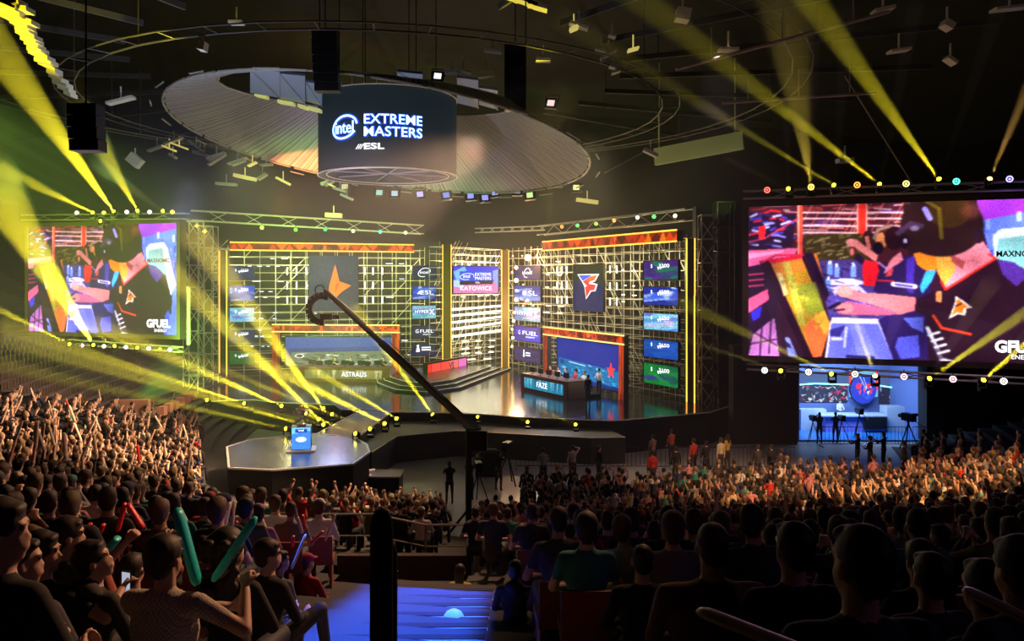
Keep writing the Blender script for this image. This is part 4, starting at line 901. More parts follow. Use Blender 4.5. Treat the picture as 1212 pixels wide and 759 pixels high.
# amber strip tower right of the right wall, dark masking walls beside the stage
pillar('slim amber-edged column right of the stage pillar', px_x(823, 49), 49, .1, EZ-(350-HY)/F*49, edges=(1, 0), name='slim_pillar')
def block(name, label, cat, x0, x1, Y, z0, z1, dep=1., m=black):
    b = MB(); b.box((px_x(x0, Y), Y, z0), (px_x(x1, Y), Y+dep, z1)); return b.top(name, [m], label, cat)
block('black_drape', 'tall black drape hanging between the stage and the right big screen', 'drape', 824, 876, 50.5, 0, 14)
block('black_drape', 'black drape hiding the space left of the broadcast studio', 'drape', 868, 944, 45.6, 0, 5.6)
block('black_drape', 'black drape to the right of the broadcast studio', 'drape', 1097, 1290, 45.6, 0, 5.6)
block('black_drape', 'black drape hanging behind the left scaffold wall', 'drape', 215, 520, 74, 0, 13)
# line arrays: dark speaker columns in front of the canopy
def line_array(label, px, py, Y, n, wd=.9):
    t = thing('speaker_array', label, 'speaker', at(px, py, Y)-Vector((0, 0, .38*n)))
    p = at(px, py, Y); rod(t, 'hanging_cable', p+Vector((0, .3, -.1)), p+Vector((0, .3, 11 if Y < 30 else 8)), .03, blackmetal)
    for i in range(n):
        b = MB(); z = p.z-.38*i; dy = .015*i*i; b.box((p.x-wd/2, p.y+dy, z-.36), (p.x+wd/2, p.y+dy+.6, z)); b.build('speaker_box', blackmetal, t)
line_array('black curved speaker column hanging left of the canopy under the roof', 96, 122, 26, 4, .95)
line_array('black speaker column hanging behind the round drum, right of it', 610, 52, 44, 9, 1.2)
line_array('black speaker column hanging above the round drum', 383, 34, 36, 7, 1.1)

# ------------------------------------------------------------ moving-head lamps and their beams through the haze
haze_m = bpy.data.materials.new('beam_haze'); haze_m.use_nodes = True; nt = haze_m.node_tree; nt.nodes.clear()
o_ = nt.nodes.new('ShaderNodeOutputMaterial'); v_ = nt.nodes.new('ShaderNodeVolumeScatter'); v_.inputs['Density'].default_value = .05; v_.inputs['Anisotropy'].default_value = .25; nt.links.new(v_.outputs[0], o_.inputs['Volume'])
YL = (1, .84, .02)
def head_proto():
    t = thing('moving_head_lamp', 'x', 'lamp'); b = MB(); b.box((-.16, -.12, -.42), (.16, .12, -.28)); local(b, 'base', blackmetal, t)
    for s in (-1, 1): b = MB(); b.box((s*.17-.025, -.05, -.3), (s*.17+.025, .05, .06)); local(b, 'yoke_arm', blackmetal, t)
    b = MB(); b.lathe((0, 0, 0), [(0, -.2), (.1, -.2), (.14, -.05), (.13, .1), (.11, .1)], 12); o = local(b, 'head', blackmetal, t, True)
    b = MB(); b.ell((0, 0, .08), (.1, .1, .05), 10, 6); o2 = local(b, 'lens', lensm, t, True)
    return t
HP = head_proto(); HP_used = [False]
def put_head(p, d, label, group, color, scale=1.0):
    global HP
    rot = Vector(d).to_track_quat('Z', 'Y')
    if not HP_used[0]: t = HP; HP_used[0] = True; t['label'] = label
    else:
        t = copy_tree(HP, label=label)
    t.location = p; t.scale = (scale,)*3
    if group: t['group'] = group
    for c in t.children:
        c.color = (*color, 1)
        if c.name.startswith(('head', 'lens')): c.rotation_euler = rot.to_euler()
        if c.name.startswith('lens'): c.location = (0, 0, 0)
    return t
def beam(src, tgt, Y0, Y1, half, power, color=YL, label=None, group=None, r0=.07, scale=1., L=None):
    p, q = at(*src, Y0), at(*tgt, Y1); d = q-p
    if L: q = p+d.normalized()*L; d = q-p
    L = d.length; t = put_head(p, d, label, group, color, scale); d.normalize()
    h = R(half); b = MB(); b.cyl((0, 0, .12), (0, 0, L), r0, r0+L*math.tan(h), n=20)
    me = b.mesh('haze_beam', haze_m); o = bpy.data.objects.new('haze_beam', me); link(o, t); o['kind'] = 'stuff'; o.rotation_euler = d.to_track_quat('Z', 'Y').to_euler(); o.scale = (1/scale,)*3
    lamp('beam_light', 'SPOT', p+d*.14, q, power*2.2, color, spot=2*half, blend=.35, rad=.06)
    return t
G1 = 'beam lamps on the floor around the small stage'; lb1 = 'moving head lamp throwing a yellow beam up and left from beside the small stage'
for s, tg, Y0, Y1, h, pw in (((246, 474), (20, 410), 47.5, 36, .9, 14000), ((290, 478), (0, 385), 47.5, 34, 1.5, 90000), ((334, 481), (110, 383), 46.6, 33, 1.6, 85000), ((340, 508), (0, 432), 39, 30, 1.3, 34000), ((360, 503), (0, 400), 40, 29, 1.4, 60000),
                           ((378, 497), (180, 300), 42, 29, 1.9, 70000), ((383, 484), (225, 270), 45.6, 30, 2.0, 75000), ((394, 491), (160, 395), 43.6, 33, 1.1, 30000), ((384, 503), (250, 470), 41, 34, .8, 12000), ((422, 514), (200, 425), 38, 30, 1.3, 50000), ((439, 508), (300, 455), 39, 32, .9, 18000)):
    beam(s, tg, Y0, Y1, h, pw, label=lb1, group=G1)
beam((456, 502), (300, 425), 40.7, 31, 1.7, 60000, label='moving head lamp by the walkway, beam crossing the left player desk', r0=.08)
beam((470, 496), (370, 437), 42.3, 35, 1.4, 45000, label='moving head lamp at the right edge of the walkway with a short yellow beam')
beam((513, 492), (418, 362), 43.3, 40, 2.6, 42000, label='moving head lamp in front of the dais, its yellow beam passing under the crane arm')
G2 = 'beam lamps along the front edge of the main stage'; lb2 = 'small lamp with a short faint yellow beam on the front edge of the main stage'
for s, tg, Y0 in (((566, 494), (520, 470), 42.8), ((625, 500), (585, 483), 41.2), ((682, 503), (636, 484), 40.5)): beam(s, tg, Y0, Y0-3, 1.2, 6000, label=lb2, group=G2, scale=.8)
G3 = 'beam lamps below the left big screen'; lb3 = 'lamp under the left big screen throwing a yellow beam up and left'
for s, tg, h, pw in (((83, 408), (-10, 362), 1.6, 40000), ((136, 410), (90, 380), 1.0, 20000), ((163, 412), (108, 388), 1.0, 16000), ((190, 414), (120, 388), .8, 3500)): beam(s, tg, 51, 44, h, pw, label=lb3, group=G3)
beam((111, 409), (-15, 205), 51, 34, 3.3, 90000, label='lamp under the left big screen with the widest yellow beam rising across the picture')
G4 = 'beam lamps above the left big screen'; lb4 = 'lamp above the left big screen throwing a broad yellow beam up and left'
for s, tg, h, pw in (((135, 251), (-60, -20), 3.4, 60000), ((110, 252), (-40, 180), 1.4, 40000), ((163, 250), (95, 130), 1.8, 26000), ((193, 250), (110, 190), .9, 2500)): beam(s, tg, 51, 33, h, pw, label=lb4, group=G4)
beam((120, 262), (-60, 225), 51, 40, .8, 2500, label='lamp at the top left of the left big screen with a thin flat beam')
# right
lb5 = ['lamp above the right big screen with a thin faint beam, leftmost', 'lamp above the right big screen, second beam from the left', 'lamp above the right big screen, third and broad beam from the left', 'lamp above the right big screen with a tall beam widening to the roof', 'lamp above the right big screen with a brownish steep beam near the right edge']
for (s, tg, h, pw, c, Y0, Y1), lb in zip((((934, 224), (860, 188), .7, 700, YL, 37, 33), ((988, 220), (660, 20), 1.2, 8000, YL, 36.5, 26), ((1042, 219), (720, -30), 1.8, 15000, YL, 36, 25), ((1112, 213), (880, -110), 2.3, 17000, YL, 35, 24), ((1171, 213), (1235, 60), 2.1, 6000, (1, .55, .12), 34, 28)), lb5):
    beam(s, tg, Y0, Y1, h, pw, c, label=lb)
beam((960, 222), (905, -160), 36.5, 27, 6.5, 6500, (1, .72, .08), label='lamp above the right big screen with a wide dim upright beam')
lb6 = ['lamp under the right big screen, leftmost beam, crossing into the dark', 'lamp under the right big screen whose beam crosses the corner of the picture', 'lamp under the right big screen with a short pale beam over the picture', 'lamp under the right big screen with a long broad beam to the upper right', 'lamp under the right big screen with a bright beam at the right edge']
for (s, tg, h, pw, c, Y0, Y1), lb in zip((((925, 439.5), (790, 395), .8, 3500, YL, 37.2, 31), ((985, 443), (790, 350), 1.3, 12000, YL, 36.6, 28), ((1036, 446), (1010, 372), 1.5, 14000, (1, .86, .3), 35, 31), ((1099, 449), (1330, 290), 1.9, 22000, YL, 34, 24), ((1163, 451), (1290, 340), 2.0, 30000, YL, 33.2, 27)), lb6):
    beam(s, tg, Y0, Y1, h, pw, c, label=lb)
# far beams hitting the roof at the upper left and the top
# ring-faced wash lamps
def ring_proto():
    t = thing('ring_lamp', 'x', 'lamp'); b = MB(); b.box((-.2, .05, -.2), (.2, .35, .2)); local(b, 'housing', blackmetal, t)
    b = MB(); n = 16; pts = [(.16*math.cos(2*PI*i/n), 0, .16*math.sin(2*PI*i/n)) for i in range(n+1)]
    for u, v in zip(pts, pts[1:]): b.cyl(u, v, .035, n=5, cap=False)
    local(b, 'lit_ring', ringm, t); b = MB(); b.ell((0, .02, 0), (.06, .03, .06), 8, 6); local(b, 'lens', ringm, t); b = MB(); b.box((-.03, .1, .2), (.03, .25, .42)); local(b, 'bracket', blackmetal, t); return t
RP = ring_proto(); used = [False]
def ring_lamp(px, py, Y, color, label, group=None, s=1.):
    p = at(px, py, Y)
    if not used[0]: t = RP; used[0] = True; t['label'] = label
    else: t = copy_tree(RP, label=label)
    t.location = p; t.scale = (s*.72,)*3; t.rotation_euler = (0, 0, math.atan2(-p.x, p.y))
    if group: t['group'] = group
    for c in t.children: c.color = (*color, 1)
RED, ORG, YEL, TEAL, GRNc, WHT, VIO, PNK = (1, .12, .08), (1, .3, .05), (1, .7, .1), (.1, .9, .7), (.15, .9, .2), (1, .95, .8), (.35, .3, 1), (1, .6, .7)
for x, y, c, nm in ((908, 225, RED, 'red'), (960, 221.5, YEL, 'yellow'), (1014.5, 219, ORG, 'orange'), (1072.5, 217.5, (.8, .7, .2), 'olive yellow'), (1132, 214.8, TEAL, 'teal and yellow'), (1195, 212, VIO, 'violet')):
    ring_lamp(x, y, 36.8-(x-900)*.011, c, '%s ring-faced lamp above the right big screen' % nm)
for i, (x, y, c) in enumerate(((905, 438.5, WHT), (957, 440.5, WHT), (1012, 443, WHT), (1070, 446, PNK), (1128, 449, PNK), (1188, 451.5, WHT))):
    ring_lamp(x, y, 37.3-(x-900)*.012, c, 'pale ring-faced lamp hanging under the right big screen, %s' % ['first from its left corner', 'at the studio left corner', 'above the round studio screen', 'pinkish, above the studio', 'pinkish, right of the studio', 'nearest the right edge'][i])
for x, y, c in ((71, 408, GRNc), (97, 409, PNK), (123, 410, WHT), (149, 411, WHT), (176, 412.5, WHT), (201, 414, (1, .7, .9)), (91, 252, WHT), (123, 252, YEL), (150, 251, WHT), (177, 251, WHT), (204, 251, YEL)):
    ring_lamp(x, y, (54-(x-72)/143*4 if y > 300 else 55-(x-28)/194*5)-.4, c, 'small round pale lamp on the truss %s the left big screen' % ('below' if y > 300 else 'above'), 'round lamps %s the left big screen' % ('below' if y > 300 else 'above'), .9)
for x, y, c, nm, Y in ((233, 267, YEL, 'faint yellow', 57), (242, 274, YEL, 'yellow-green', 58), (310, 269.5, (.8, .8, .1), 'yellow', 60), (350, 272, (.15, .6, .05), 'green', 61.5), (385, 271.5, (.05, .7, .15), 'bright green', 62.5), (418, 273.5, (1, 1, .4), 'pale yellow', 63.5), (450, 274.5, (.1, .7, .5), 'teal', 64.5), (480, 275.5, (.6, .9, .4), 'small greenish', 65.5)):
    ring_lamp(x, y, Y-.8, c, '%s lamp on the truss over the left scaffold wall' % nm, s=1.0)
for x, y, c, nm, Y in ((665, 268.5, (1, .4, .05), 'dim orange', 61), (683.5, 267, GRNc, 'green', 59.5), (705.5, 265, (.4, .8, .1), 'yellow-green', 57.5), (727, 261, (1, .45, .1), 'orange', 56), (754.5, 257.5, WHT, 'white', 54), (774, 256.5, GRNc, 'small green', 52.5), (799, 255.5, (1, .8, .6), 'cream', 50.5)):
    ring_lamp(x, y, Y-.8, c, '%s lamp on the truss over the right scaffold wall' % nm, s=.9)
# square floodlights round the canopy rim
def flood_proto():
    t = thing('square_floodlight', 'x', 'lamp'); b = MB(); b.box((-.35, 0, -.3), (.35, .25, .3)); local(b, 'housing', blackmetal, t)
    b = MB(); b.box((-.2, -.02, -.17), (.2, .005, .17)); local(b, 'lit_face', ringm2, t); b = MB(); b.box((-.4, .1, .0), (-.36, .15, .5)); b.box((.36, .1, 0), (.4, .15, .5)); b.box((-.4, .1, .46), (.4, .15, .5)); local(b, 'bracket', blackmetal, t); return t
ringm2 = mat_objcol('flood_face', .4, emit=1.1)
FP = flood_proto(); used2 = [False]
for x, y, c in ((408, 221, (.6, .6, .3)), (449, 228, (.3, .6, .5)), (467, 229, (.4, .6, .7)), (497, 230, (.5, .5, 1)), (528, 231, (.2, .3, .8)), (586, 228, (.3, .35, .7)), (612, 226, (.4, .5, .6)), (627, 231, (.6, .9, .3)), (660, 216, (.3, .35, .7)), (682, 222, (.9, .9, .3)), (652, 122, (.9, .6, .6)), (518, 90, (.9, .9, .9)), (557, 232, (.3, .35, 1)), (574, 234, (.3, .35, 1))):
    Y = 62 if y > 200 else 40
    p = at(x, y, Y); lb = 'square floodlight hanging from the %s rim of the canopy' % ('lower far' if y > 200 else 'upper near')
    if not used2[0]: t = FP; used2[0] = True; t['label'] = lb
    else: t = copy_tree(FP, label=lb)
    t.location = p; t['group'] = 'floodlights on the %s rim of the canopy' % ('far' if y > 200 else 'near'); t.rotation_euler = (R(-15), R(random.uniform(-8, 8)), math.atan2(-p.x, p.y)+random.uniform(-.3, .3))
    t.scale = (1.2,)*3 if Y > 50 else (.9,)*3
    for c_ in t.children: c_.color = (*c, 1)
# spotlights and pale objects scattered under the roof
pale = mat('pale_fitting', (.75, .7, .55), .6)
def fitting(px, py, Y, w_, h_, rot, label, m=pale, cat='fitting', name='roof_fitting'):
    b = MB(); s = Y/F; c, n = math.cos(R(rot)), math.sin(R(rot)); p = at(px, py, Y)
    b.obox(p, Vector((c, 0, -n))*w_*s/2, Vector((0, .25, 0)), Vector((n, 0, c))*h_*s/2, 0); b.obox(p+Vector((0, 0, .35)), (.03, 0, 0), (0, .03, 0), (0, 0, .35)); return b.top(name, [m], label, cat)
glowm = mat('glowing_fitting', (.8, .7, .2), .5, emit=(.9, .75, .2), strength=.5)  # weak emission stands in for light caught on these fittings
for a in ((395, 255, 58, 19, 5, 3, 'small pale yellow box hanging above the left truss', glowm), (143, 119, 40, 32, 3, -14, 'pale flat fitting under the roof, left of the canopy'), (160, 190, 45, 16, 12, 40, 'pinkish bracket hanging left of the canopy'), (290, 210, 56, 26, 4, 12, 'yellow-green strip fitting below the canopy, left', glowm), (268, 218, 55, 24, 3, 4, 'grey strip fitting just below the left rim of the canopy'),
          (695, 238, 55, 26, 4, 8, 'yellowish plate hanging below the right rim of the canopy', glowm), (770, 181, 44, 18, 4, 25, 'pinkish plate at the end of a thin arm right of the canopy'), (1045, 12, 30, 24, 4, -12, 'pale strip fitting near the top edge, left of the bright triangle'), (1121, 30, 30, 12, 8, 30, 'bright triangular fitting under the right roof'), (1064, 60, 32, 24, 3, -8, 'thin pale strip under the right roof'), (1125, 72, 32, 13, 4, 35, 'small tilted pale fitting below the bright triangle'),
          (1195, 10, 30, 40, 3, -6, 'reddish strip fitting at the upper right corner'), (240, 55, 34, 8, 10, 10, 'small bell-shaped spotlight hanging at upper left'), (862, 59, 30, 22, 3, 0, 'dark round fitting on the long pipe'), (808, 18, 28, 16, 14, 10, 'dim round spotlight near the top centre right'), (280, 27, 36, 16, 3, 0, 'brown strip fitting at upper left of the drum'), (1000, 190, 38, 18, 5, -3, 'small bluish panel above the right big screen', bluep), (575, 88, 40, 20, 6, -8, 'orange-pink fitting above the drum on the right')):
    fitting(*a[:7], *(a[7:]))
rf = random.Random(31)
for i in range(34):                       # clutter of small fittings round the canopy rim
    a = R(rf.uniform(150, 400)); rr_ = rf.uniform(13.6, 17.5); p = Vector((KC.x+rr_*math.cos(a), KC.y+rr_*math.sin(a)+3, 16.8-.1*rr_*math.sin(a)*.6+rf.uniform(-.8, 1.2))); px, py = pix(p)
    if i < 22: px, py = rf.uniform(150, 700), rf.uniform(236, 250); a2_ = rf.random(); px = 175+a2_*330; py = 165+a2_*78+rf.uniform(-6, 16); Yf = 57
    else: px, py, Yf = rf.uniform(520, 760), rf.uniform(20, 95), 38
    fitting(px, py, Yf, rf.uniform(8, 24), rf.uniform(1.5, 4), rf.uniform(-35, 40), 'small pale fitting among many hung %s' % ('along the lower left rim of the canopy' if i < 22 else 'above the canopy at the upper middle'), rf.choice([glowm, pale, alu2, alu2]))['group'] = 'small fittings %s' % ('under the canopy rim' if i < 22 else 'above the canopy')
# ring catwalks and radial roof beams
cat_m = mat('catwalk_steel', (.14, .13, .11), .6, .3)
for rr, z, lb in ((17, 19.6, 'inner ring catwalk rail curving round the canopy under the roof'), (24, 20.6, 'outer ring catwalk rail under the roof')):
    t = thing('ring_catwalk', lb, 'catwalk', (KC.x, KC.y, z)); n = 48; cat_m = mat('catwalk_steel')
    P_ = lambda r_, i, dz=0: Vector((KC.x+r_*math.cos(2*PI*i/n), KC.y+r_*math.sin(2*PI*i/n), z+dz))
    for i in range(n):
        rod(t, 'rail', P_(rr, i), P_(rr, i+1), .05, cat_m); rod(t, 'rail', P_(rr+1, i), P_(rr+1, i+1), .04, cat_m)
        rod(t, 'cross_bar', P_(rr, i), P_(rr+1, i), .03, cat_m)
        if i % 4 == 0: rod(t, 'hanger', P_(rr, i), P_(rr, i, 5), .03, cat_m)
for i in range(24):
    a = 2*PI*i/24; p = Vector((KC.x+14.6*math.cos(a), KC.y+14.6*math.sin(a), 22)); q = Vector((KC.x+34*math.cos(a), KC.y+34*math.sin(a), 22.6))
    b = MB(); b.bar(p, q, .12, .3); o = b.top('roof_beam', [cat_m], 'dark radial beam running outward under the roof from above the canopy', 'beam', 'radial roof beams')
for (x0, y0, x1, y1, Y0, Y1, lb) in ((800, 82, 1052, 14, 30, 30, 'long pale pipe slanting across the upper right roof'), (855, 122, 1036, 110, 34, 34, 'shorter pipe hanging under the long slanting one'), (1080, 218, 1000, 90, 36, 34, 'thin dark cable rod right of the beams'), (715, 205, 760, 181, 45, 44, 'thin jointed arm reaching to the right of the canopy')):
    b = MB(); b.cyl(at(x0, y0, Y0), at(x1, y1, Y1), .07 if 'pipe' in lb else .03, n=8)
    for k in range(3 if 'pipe' in lb else 0): c = at(x0+(x1-x0)*(k+.5)/3, y0+(y1-y0)*(k+.5)/3, Y0); b.cyl(c, c+Vector((0, 0, 1.2)), .03, n=6)
    b.top('hanging_pipe', [mat('pipe_grey', (.4, .34, .3), .5, .2)], lb, 'pipe')
lamp('roof_pipe_light', 'SPOT', (8, 12, 12), (11, 32, 18.5), 380, (1, .7, .6), spot=60, rad=.3)
# slatted roof panel lit yellow at the upper left, another at the top
for lb, pts, n in (('slatted roof panel caught in yellow light at the upper left corner', [(-14, -12, 30), (14, 8, 30), (46, 62, 33), (88, 118, 36)], 26), ('small slatted panel caught in yellow light at the top centre', [(600, -6, 36), (622, 2, 36), (648, 12, 36)], 6)):
    pw = [at(*p) for p in pts]; t = thing('lit_roof_panel', lb, 'roof panel', pw[0]); r = random.Random(1)
    for i in range(n):
        u = i/n*(len(pw)-1); j = int(u); c = pw[j].lerp(pw[j+1], u-j); L = r.uniform(.35, .8)*(1.2-.9*i/n); a = r.uniform(.1, .5)
        b = MB(); b.obox(c, Vector((math.cos(a), 0, -math.sin(a)))*L, Vector((0, .3, 0)), Vector((0, .0, .09))); b.build('slat', mat('slat_yellow', (.85, .8, .6), .6), t)
    rod(t, 'edge_tube', pw[0], pw[-1]+Vector((0, 0, .1)), .05, cat_m)
lamp('roof_panel_fill', 'SPOT', (-21, 27, 15), (-19, 31, 19.3), 3500, YL, spot=52, rad=.2)  # close spots added in place of the distant beams reaching the panels
lamp('roof_panel_fill', 'SPOT', (2, 40, 12), (.5, 36, 21.5), 4000, YL, spot=20, rad=.2)
# green-lit balcony wall behind right of the canopy
b = MB(); b.bar(at(775, 186, 62), at(880, 166, 58), .3, 1.3); b.cyl(at(780, 182, 62), at(780, 182, 62)+Vector((0, 0, 7)), .06); b.cyl(at(870, 166, 58.5), at(870, 166, 58.5)+Vector((0, 0, 6)), .06); b.top('balcony_front', [mat('balcony_pale', (.5, .55, .35), .8)], 'greenish lit balcony front high behind the right scaffold', 'balcony')
lamp('balcony_green_light', 'SPOT', (12, 45, 13), (14, 60, 19.5), 450, (.6, 1, .2), spot=40, rad=.2)
for i in range(8):
    x = 830+i*9; rod(None, 'x', at(x, 170, 59), at(x, 150, 59), .05, cat_m) if False else None

# ------------------------------------------------------------ general haze in the hall (thin smoke filling the space around the stage)
hz = bpy.data.materials.new('thin_haze'); hz.use_nodes = True; nt = hz.node_tree; nt.nodes.clear()
o_ = nt.nodes.new('ShaderNodeOutputMaterial'); v_ = nt.nodes.new('ShaderNodeVolumeScatter'); v_.inputs['Density'].default_value = .0042; v_.inputs['Anisotropy'].default_value = .2; nt.links.new(v_.outputs[0], o_.inputs['Volume'])
b = MB(); b.box((-44, 30, .02), (12.5, 84, 17.2)); tag(b.build('haze', hz), 'thin smoke haze hanging over the stage', 'haze', kind='stuff')
for (x, y, z), tg, e, c, sp_ in (((-34, 27, 17), (-26, 54, 6), 26000, (.65, 1, .06), 46), ((-22, 27, 17), (-14, 58, 5), 30000, (.55, 1, .12), 38), ((-21, 45, 2.5), (-14, 60, 12), 9000, (.35, 1, .1), 60), ((2, 27, 17), (-1, 66, 5), 5000, (1, .75, .25), 26)):
    lamp('haze_fill', 'SPOT', (x, y, z), tg, e*2.2, c, spot=sp_, blend=1, rad=.4)  # unseen lamps added to tint the haze green and yellow

# ------------------------------------------------------------ broadcast studio on the right
SY = 46.2
def sx(px, Y=SY): return px_x(px, Y)
t = thing('broadcast_studio', 'open blue-lit broadcast studio set with a curved cyan light line under the right big screen', 'studio', (20, SY+2, 0))
x0, x1, zt = sx(946), sx(1097), 4.5
stw = mat('studio_wall', (.14, .2, .42), .6); stf = mat('studio_floor', (.03, .2, .55), .25); stp = mat('studio_purple', (.22, .2, .6), .5); stwh = mat('studio_white', (.45, .52, .58), .5)
b = MB(); b.box((x0, SY, 0), (x1, SY+5, .12)); b.build('platform', stf, t)
b = MB(); b.box((x0, SY+4.6, .12), (x1, SY+4.8, zt)); b.build('back_wall', stw, t)
b = MB(); b.box((x0-.15, SY, 0), (x0, SY+4.8, zt)); b.build('side_wall', stw, t)
b = MB(); b.box((x1, SY, 0), (x1+.15, SY+4.8, zt)); b.build('side_wall', stw, t)
b = MB(); b.box((x0-.2, SY-.1, zt), (x1+.2, SY+4.9, zt+.2)); b.build('roof', blackmetal, t)
B4 = SY+4.5
def stpic(name, xa, xb, ya, yb, img, Y=B4):
    p, q = at(xa, ya, Y), at(xb, yb, Y); o = bpy.data.objects.new(name, picture_mesh(name, img, abs(q.x-p.x), abs(p.z-q.z))); link(o, t); o.location = (p+q)/2-wloc(t); return o
def mural(seed, n, Wd=60, H=36):
    r = random.Random(seed); P = Paint(Wd, H, (36, 34, 62)); 
    for i in range(n):
        x, y = r.random(), r.random(); P.poly([(x, y), (x+r.uniform(.02, .12), y+r.uniform(-.1, .1)), (x+r.uniform(0, .08), y+r.uniform(.05, .25))], r.choice([(220, 225, 240), (220, 40, 70), (90, 110, 200), (20, 20, 40), (60, 50, 90), (180, 190, 230)]), .85)
    P.noise(.1); return P
stpic('mural', 947, 1003, 456, 476, mural(5, 90).done(1.0)); stpic('mural', 1040, 1072, 457, 479, mural(8, 40).done(.8))
stpic('lit_band', 947, 1006, 440, 454, Paint(10, 4, (70, 95, 150)).done(.9)); stpic('lit_band', 1038, 1094, 440, 456, Paint(10, 4, (75, 95, 150)).done(.9))
stpic('lit_panel', 1005, 1039, 438, 470, Paint(10, 10, (120, 190, 230)).done(.9), B4-.05)
for x in (1006.5, 1037.5): b = MB(); b.bar(at(x, 440, B4-.1), at(x, 462, B4-.1), .1, .12); b.build('red_strip', red_e, t)
P = Paint(40, 48, (30, 50, 190)); r = random.Random(3)
for i in range(16): x, y = r.uniform(.15, .8), r.uniform(.3, .8); P.poly([(x, y), (x+.12, y-.05), (x+.06, y+.12)], r.choice([(220, 30, 70), (200, 210, 240), (230, 60, 90), (40, 80, 230)]))
P.poly([(.2, .4), (.32, .25), (.4, .5), (.25, .5)], (220, 30, 70)); P.poly([(.6, .35), (.85, .3), (.7, .5)], (220, 30, 60)); P.line([(.35, .05), (.6, .5)], .03, (150, 190, 250)); P.line([(.5, .1), (.62, .4)], .02, (190, 210, 250)); P.noise(.1)
cpx = at(1022, 461, B4-.5); rr = 15.5*cpx.y/F; img = P.done(1.2)
b = MB(); n = 28; prof = [(cpx.x+rr*math.cos(2*PI*i/n), cpx.z+rr*1.12*math.sin(2*PI*i/n)) for i in range(n)]
b.add([(x, cpx.y+.02, z) for x, z in prof]+[(x, cpx.y+.2, z) for x, z in prof], [tuple(range(n)), tuple(range(2*n-1, n-1, -1))]+[(i, i+n, (i+1) % n+n, (i+1) % n) for i in range(n)]); b.build('round_housing', blackmetal, t)
me = picture_mesh('round_picture', img, 2*rr, 2.24*rr); bm = bmesh.new(); bm.from_mesh(me)
bmesh.ops.delete(bm, geom=[f for f in bm.faces if (f.calc_center_median().x/rr)**2+(f.calc_center_median().z/(1.12*rr))**2 > .97], context='FACES'); bm.to_mesh(me); bm.free()
o = bpy.data.objects.new('round_picture', me); link(o, t); o.location = cpx-wloc(t)
pts = [at(x, y, B4-.2-abs(x-1020)*0) for x, y in ((947, 455.5), (965, 454), (1004, 455.5))]+[at(x, y, B4-.2) for x, y in ((1040, 456.5), (1068, 460.5))]+[at(1096, 477.5, B4-3.5)]
for u, v in ((0, 1), (1, 2), (3, 4), (4, 5)): rod(t, 'light_line', pts[u], pts[v], .04, led_cyan)
p, q = at(977, 486, SY+2.4), at(1048, 510, SY+2.4); b = MB(); b.box((p.x, SY+2.4, .12), (q.x, SY+3.4, 1.08)); b.build('desk', stp, t)
b = MB(); b.box((p.x-.3, SY+2.2, 1.08), (q.x+.1, SY+3.5, 1.15)); b.build('desk_top', stwh, t)
b = MB(); b.box((sx(1022, SY+2.3), SY+2.1, .35), (sx(1048, SY+2.3), SY+2.3, 1.05)); b.build('black_monitor', blackmetal, t)
b = MB(); b.box((sx(1050, SY+2.6), SY+2.6, .12), (sx(1072, SY+2.6), SY+3.6, 1.6)); b.build('counter', stwh, t)
b = MB(); b.box((sx(948, SY+3), SY+3, .12), (sx(978, SY+3), SY+3.6, 1.4)); b.build('counter', stwh, t)
lamp('studio_light', 'AREA', (19.5, SY+1.2, 4.35), (20.2, SY+3.6, .8), 750, (.4, .6, 1), size=5, sy=1.2)
# crowd barriers: one thing per panel, bars joined in the panel's mesh as they are only a pixel wide
def barrier(p, q, label, group, h=1.1, alu2=blackmetal):
    p, q = Vector((*p, 0)), Vector((*q, 0)); d = q-p; L = d.length; t = thing('crowd_barrier', label, 'barrier', (p+q)/2, 0, group)
    for z in (.15, h): rod(t, 'rail', p+Vector((0, 0, z)), q+Vector((0, 0, z)), .02, alu2)
    for i in range(int(L/.2)+1): c = p+d*i/int(L/.2); rod(t, 'bar', c+Vector((0, 0, .15)), c+Vector((0, 0, h)), .01, alu2)
    for c in (p, q): rod(t, 'foot', c+Vector((0, -.3, .02)), c+Vector((0, .3, .02)), .025, alu2)
for i, (a, c) in enumerate(((17.3, 19.6), (19.8, 22.2), (22.4, 23.9))): barrier((a, 44.9), (c, 44.9), 'grey barred crowd barrier in front of the broadcast studio', 'barriers before the studio')
for i in range(6): barrier((.2+i*2.3, 39.6-i*.05), (2.35+i*2.3, 39.6-i*.05), 'low grey barrier on the open floor before the stage on the right', 'barriers on the open floor')

# ------------------------------------------------------------ camera crane
t = thing('camera_crane', 'long black camera crane arm slanting from the floor up across the stage', 'crane', (-2.1, 31.5, 0))
tip, bas, tail = at(385, 344, 37), at(552, 500, 29.5), at(565, 512, 28.8)
rod(t, 'boom', tip, tip.lerp(bas, .5), (.085, .085), blackmetal, box=True); rod(t, 'boom', tip.lerp(bas, .45), bas, (.11, .11), blackmetal, box=True); rod(t, 'boom_tail', bas, tail, (.14, .14), blackmetal, box=True)
rod(t, 'tension_cable', tip+Vector((0, 0, .1)), tip.lerp(bas, .55)+Vector((0, 0, .35)), .02, alu2); rod(t, 'tension_cable', tip.lerp(bas, .55)+Vector((0, 0, .35)), bas, .02, alu2)
b = MB(); n = 12
pts = [tip+Vector((-.15+.6*math.cos(R(a)), 0, -.85+.62*math.sin(R(a)))) for a in range(60, 300, 20)]
for u, v in zip(pts, pts[1:]): b.bar(u, v, .3, .22, up=(0, 1, 0))
b.build('camera_cradle', blackmetal, t)
b = MB(); c = tip+Vector((.1, 0, -.85)); b.box((c.x-.3, c.y-.2, c.z-.5), (c.x+.25, c.y+.2, c.z-.22)); b.cyl(c+Vector((.2, 0, -.36)), c+Vector((.55, 0, -.36)), .1); b.build('camera', blackmetal, t)
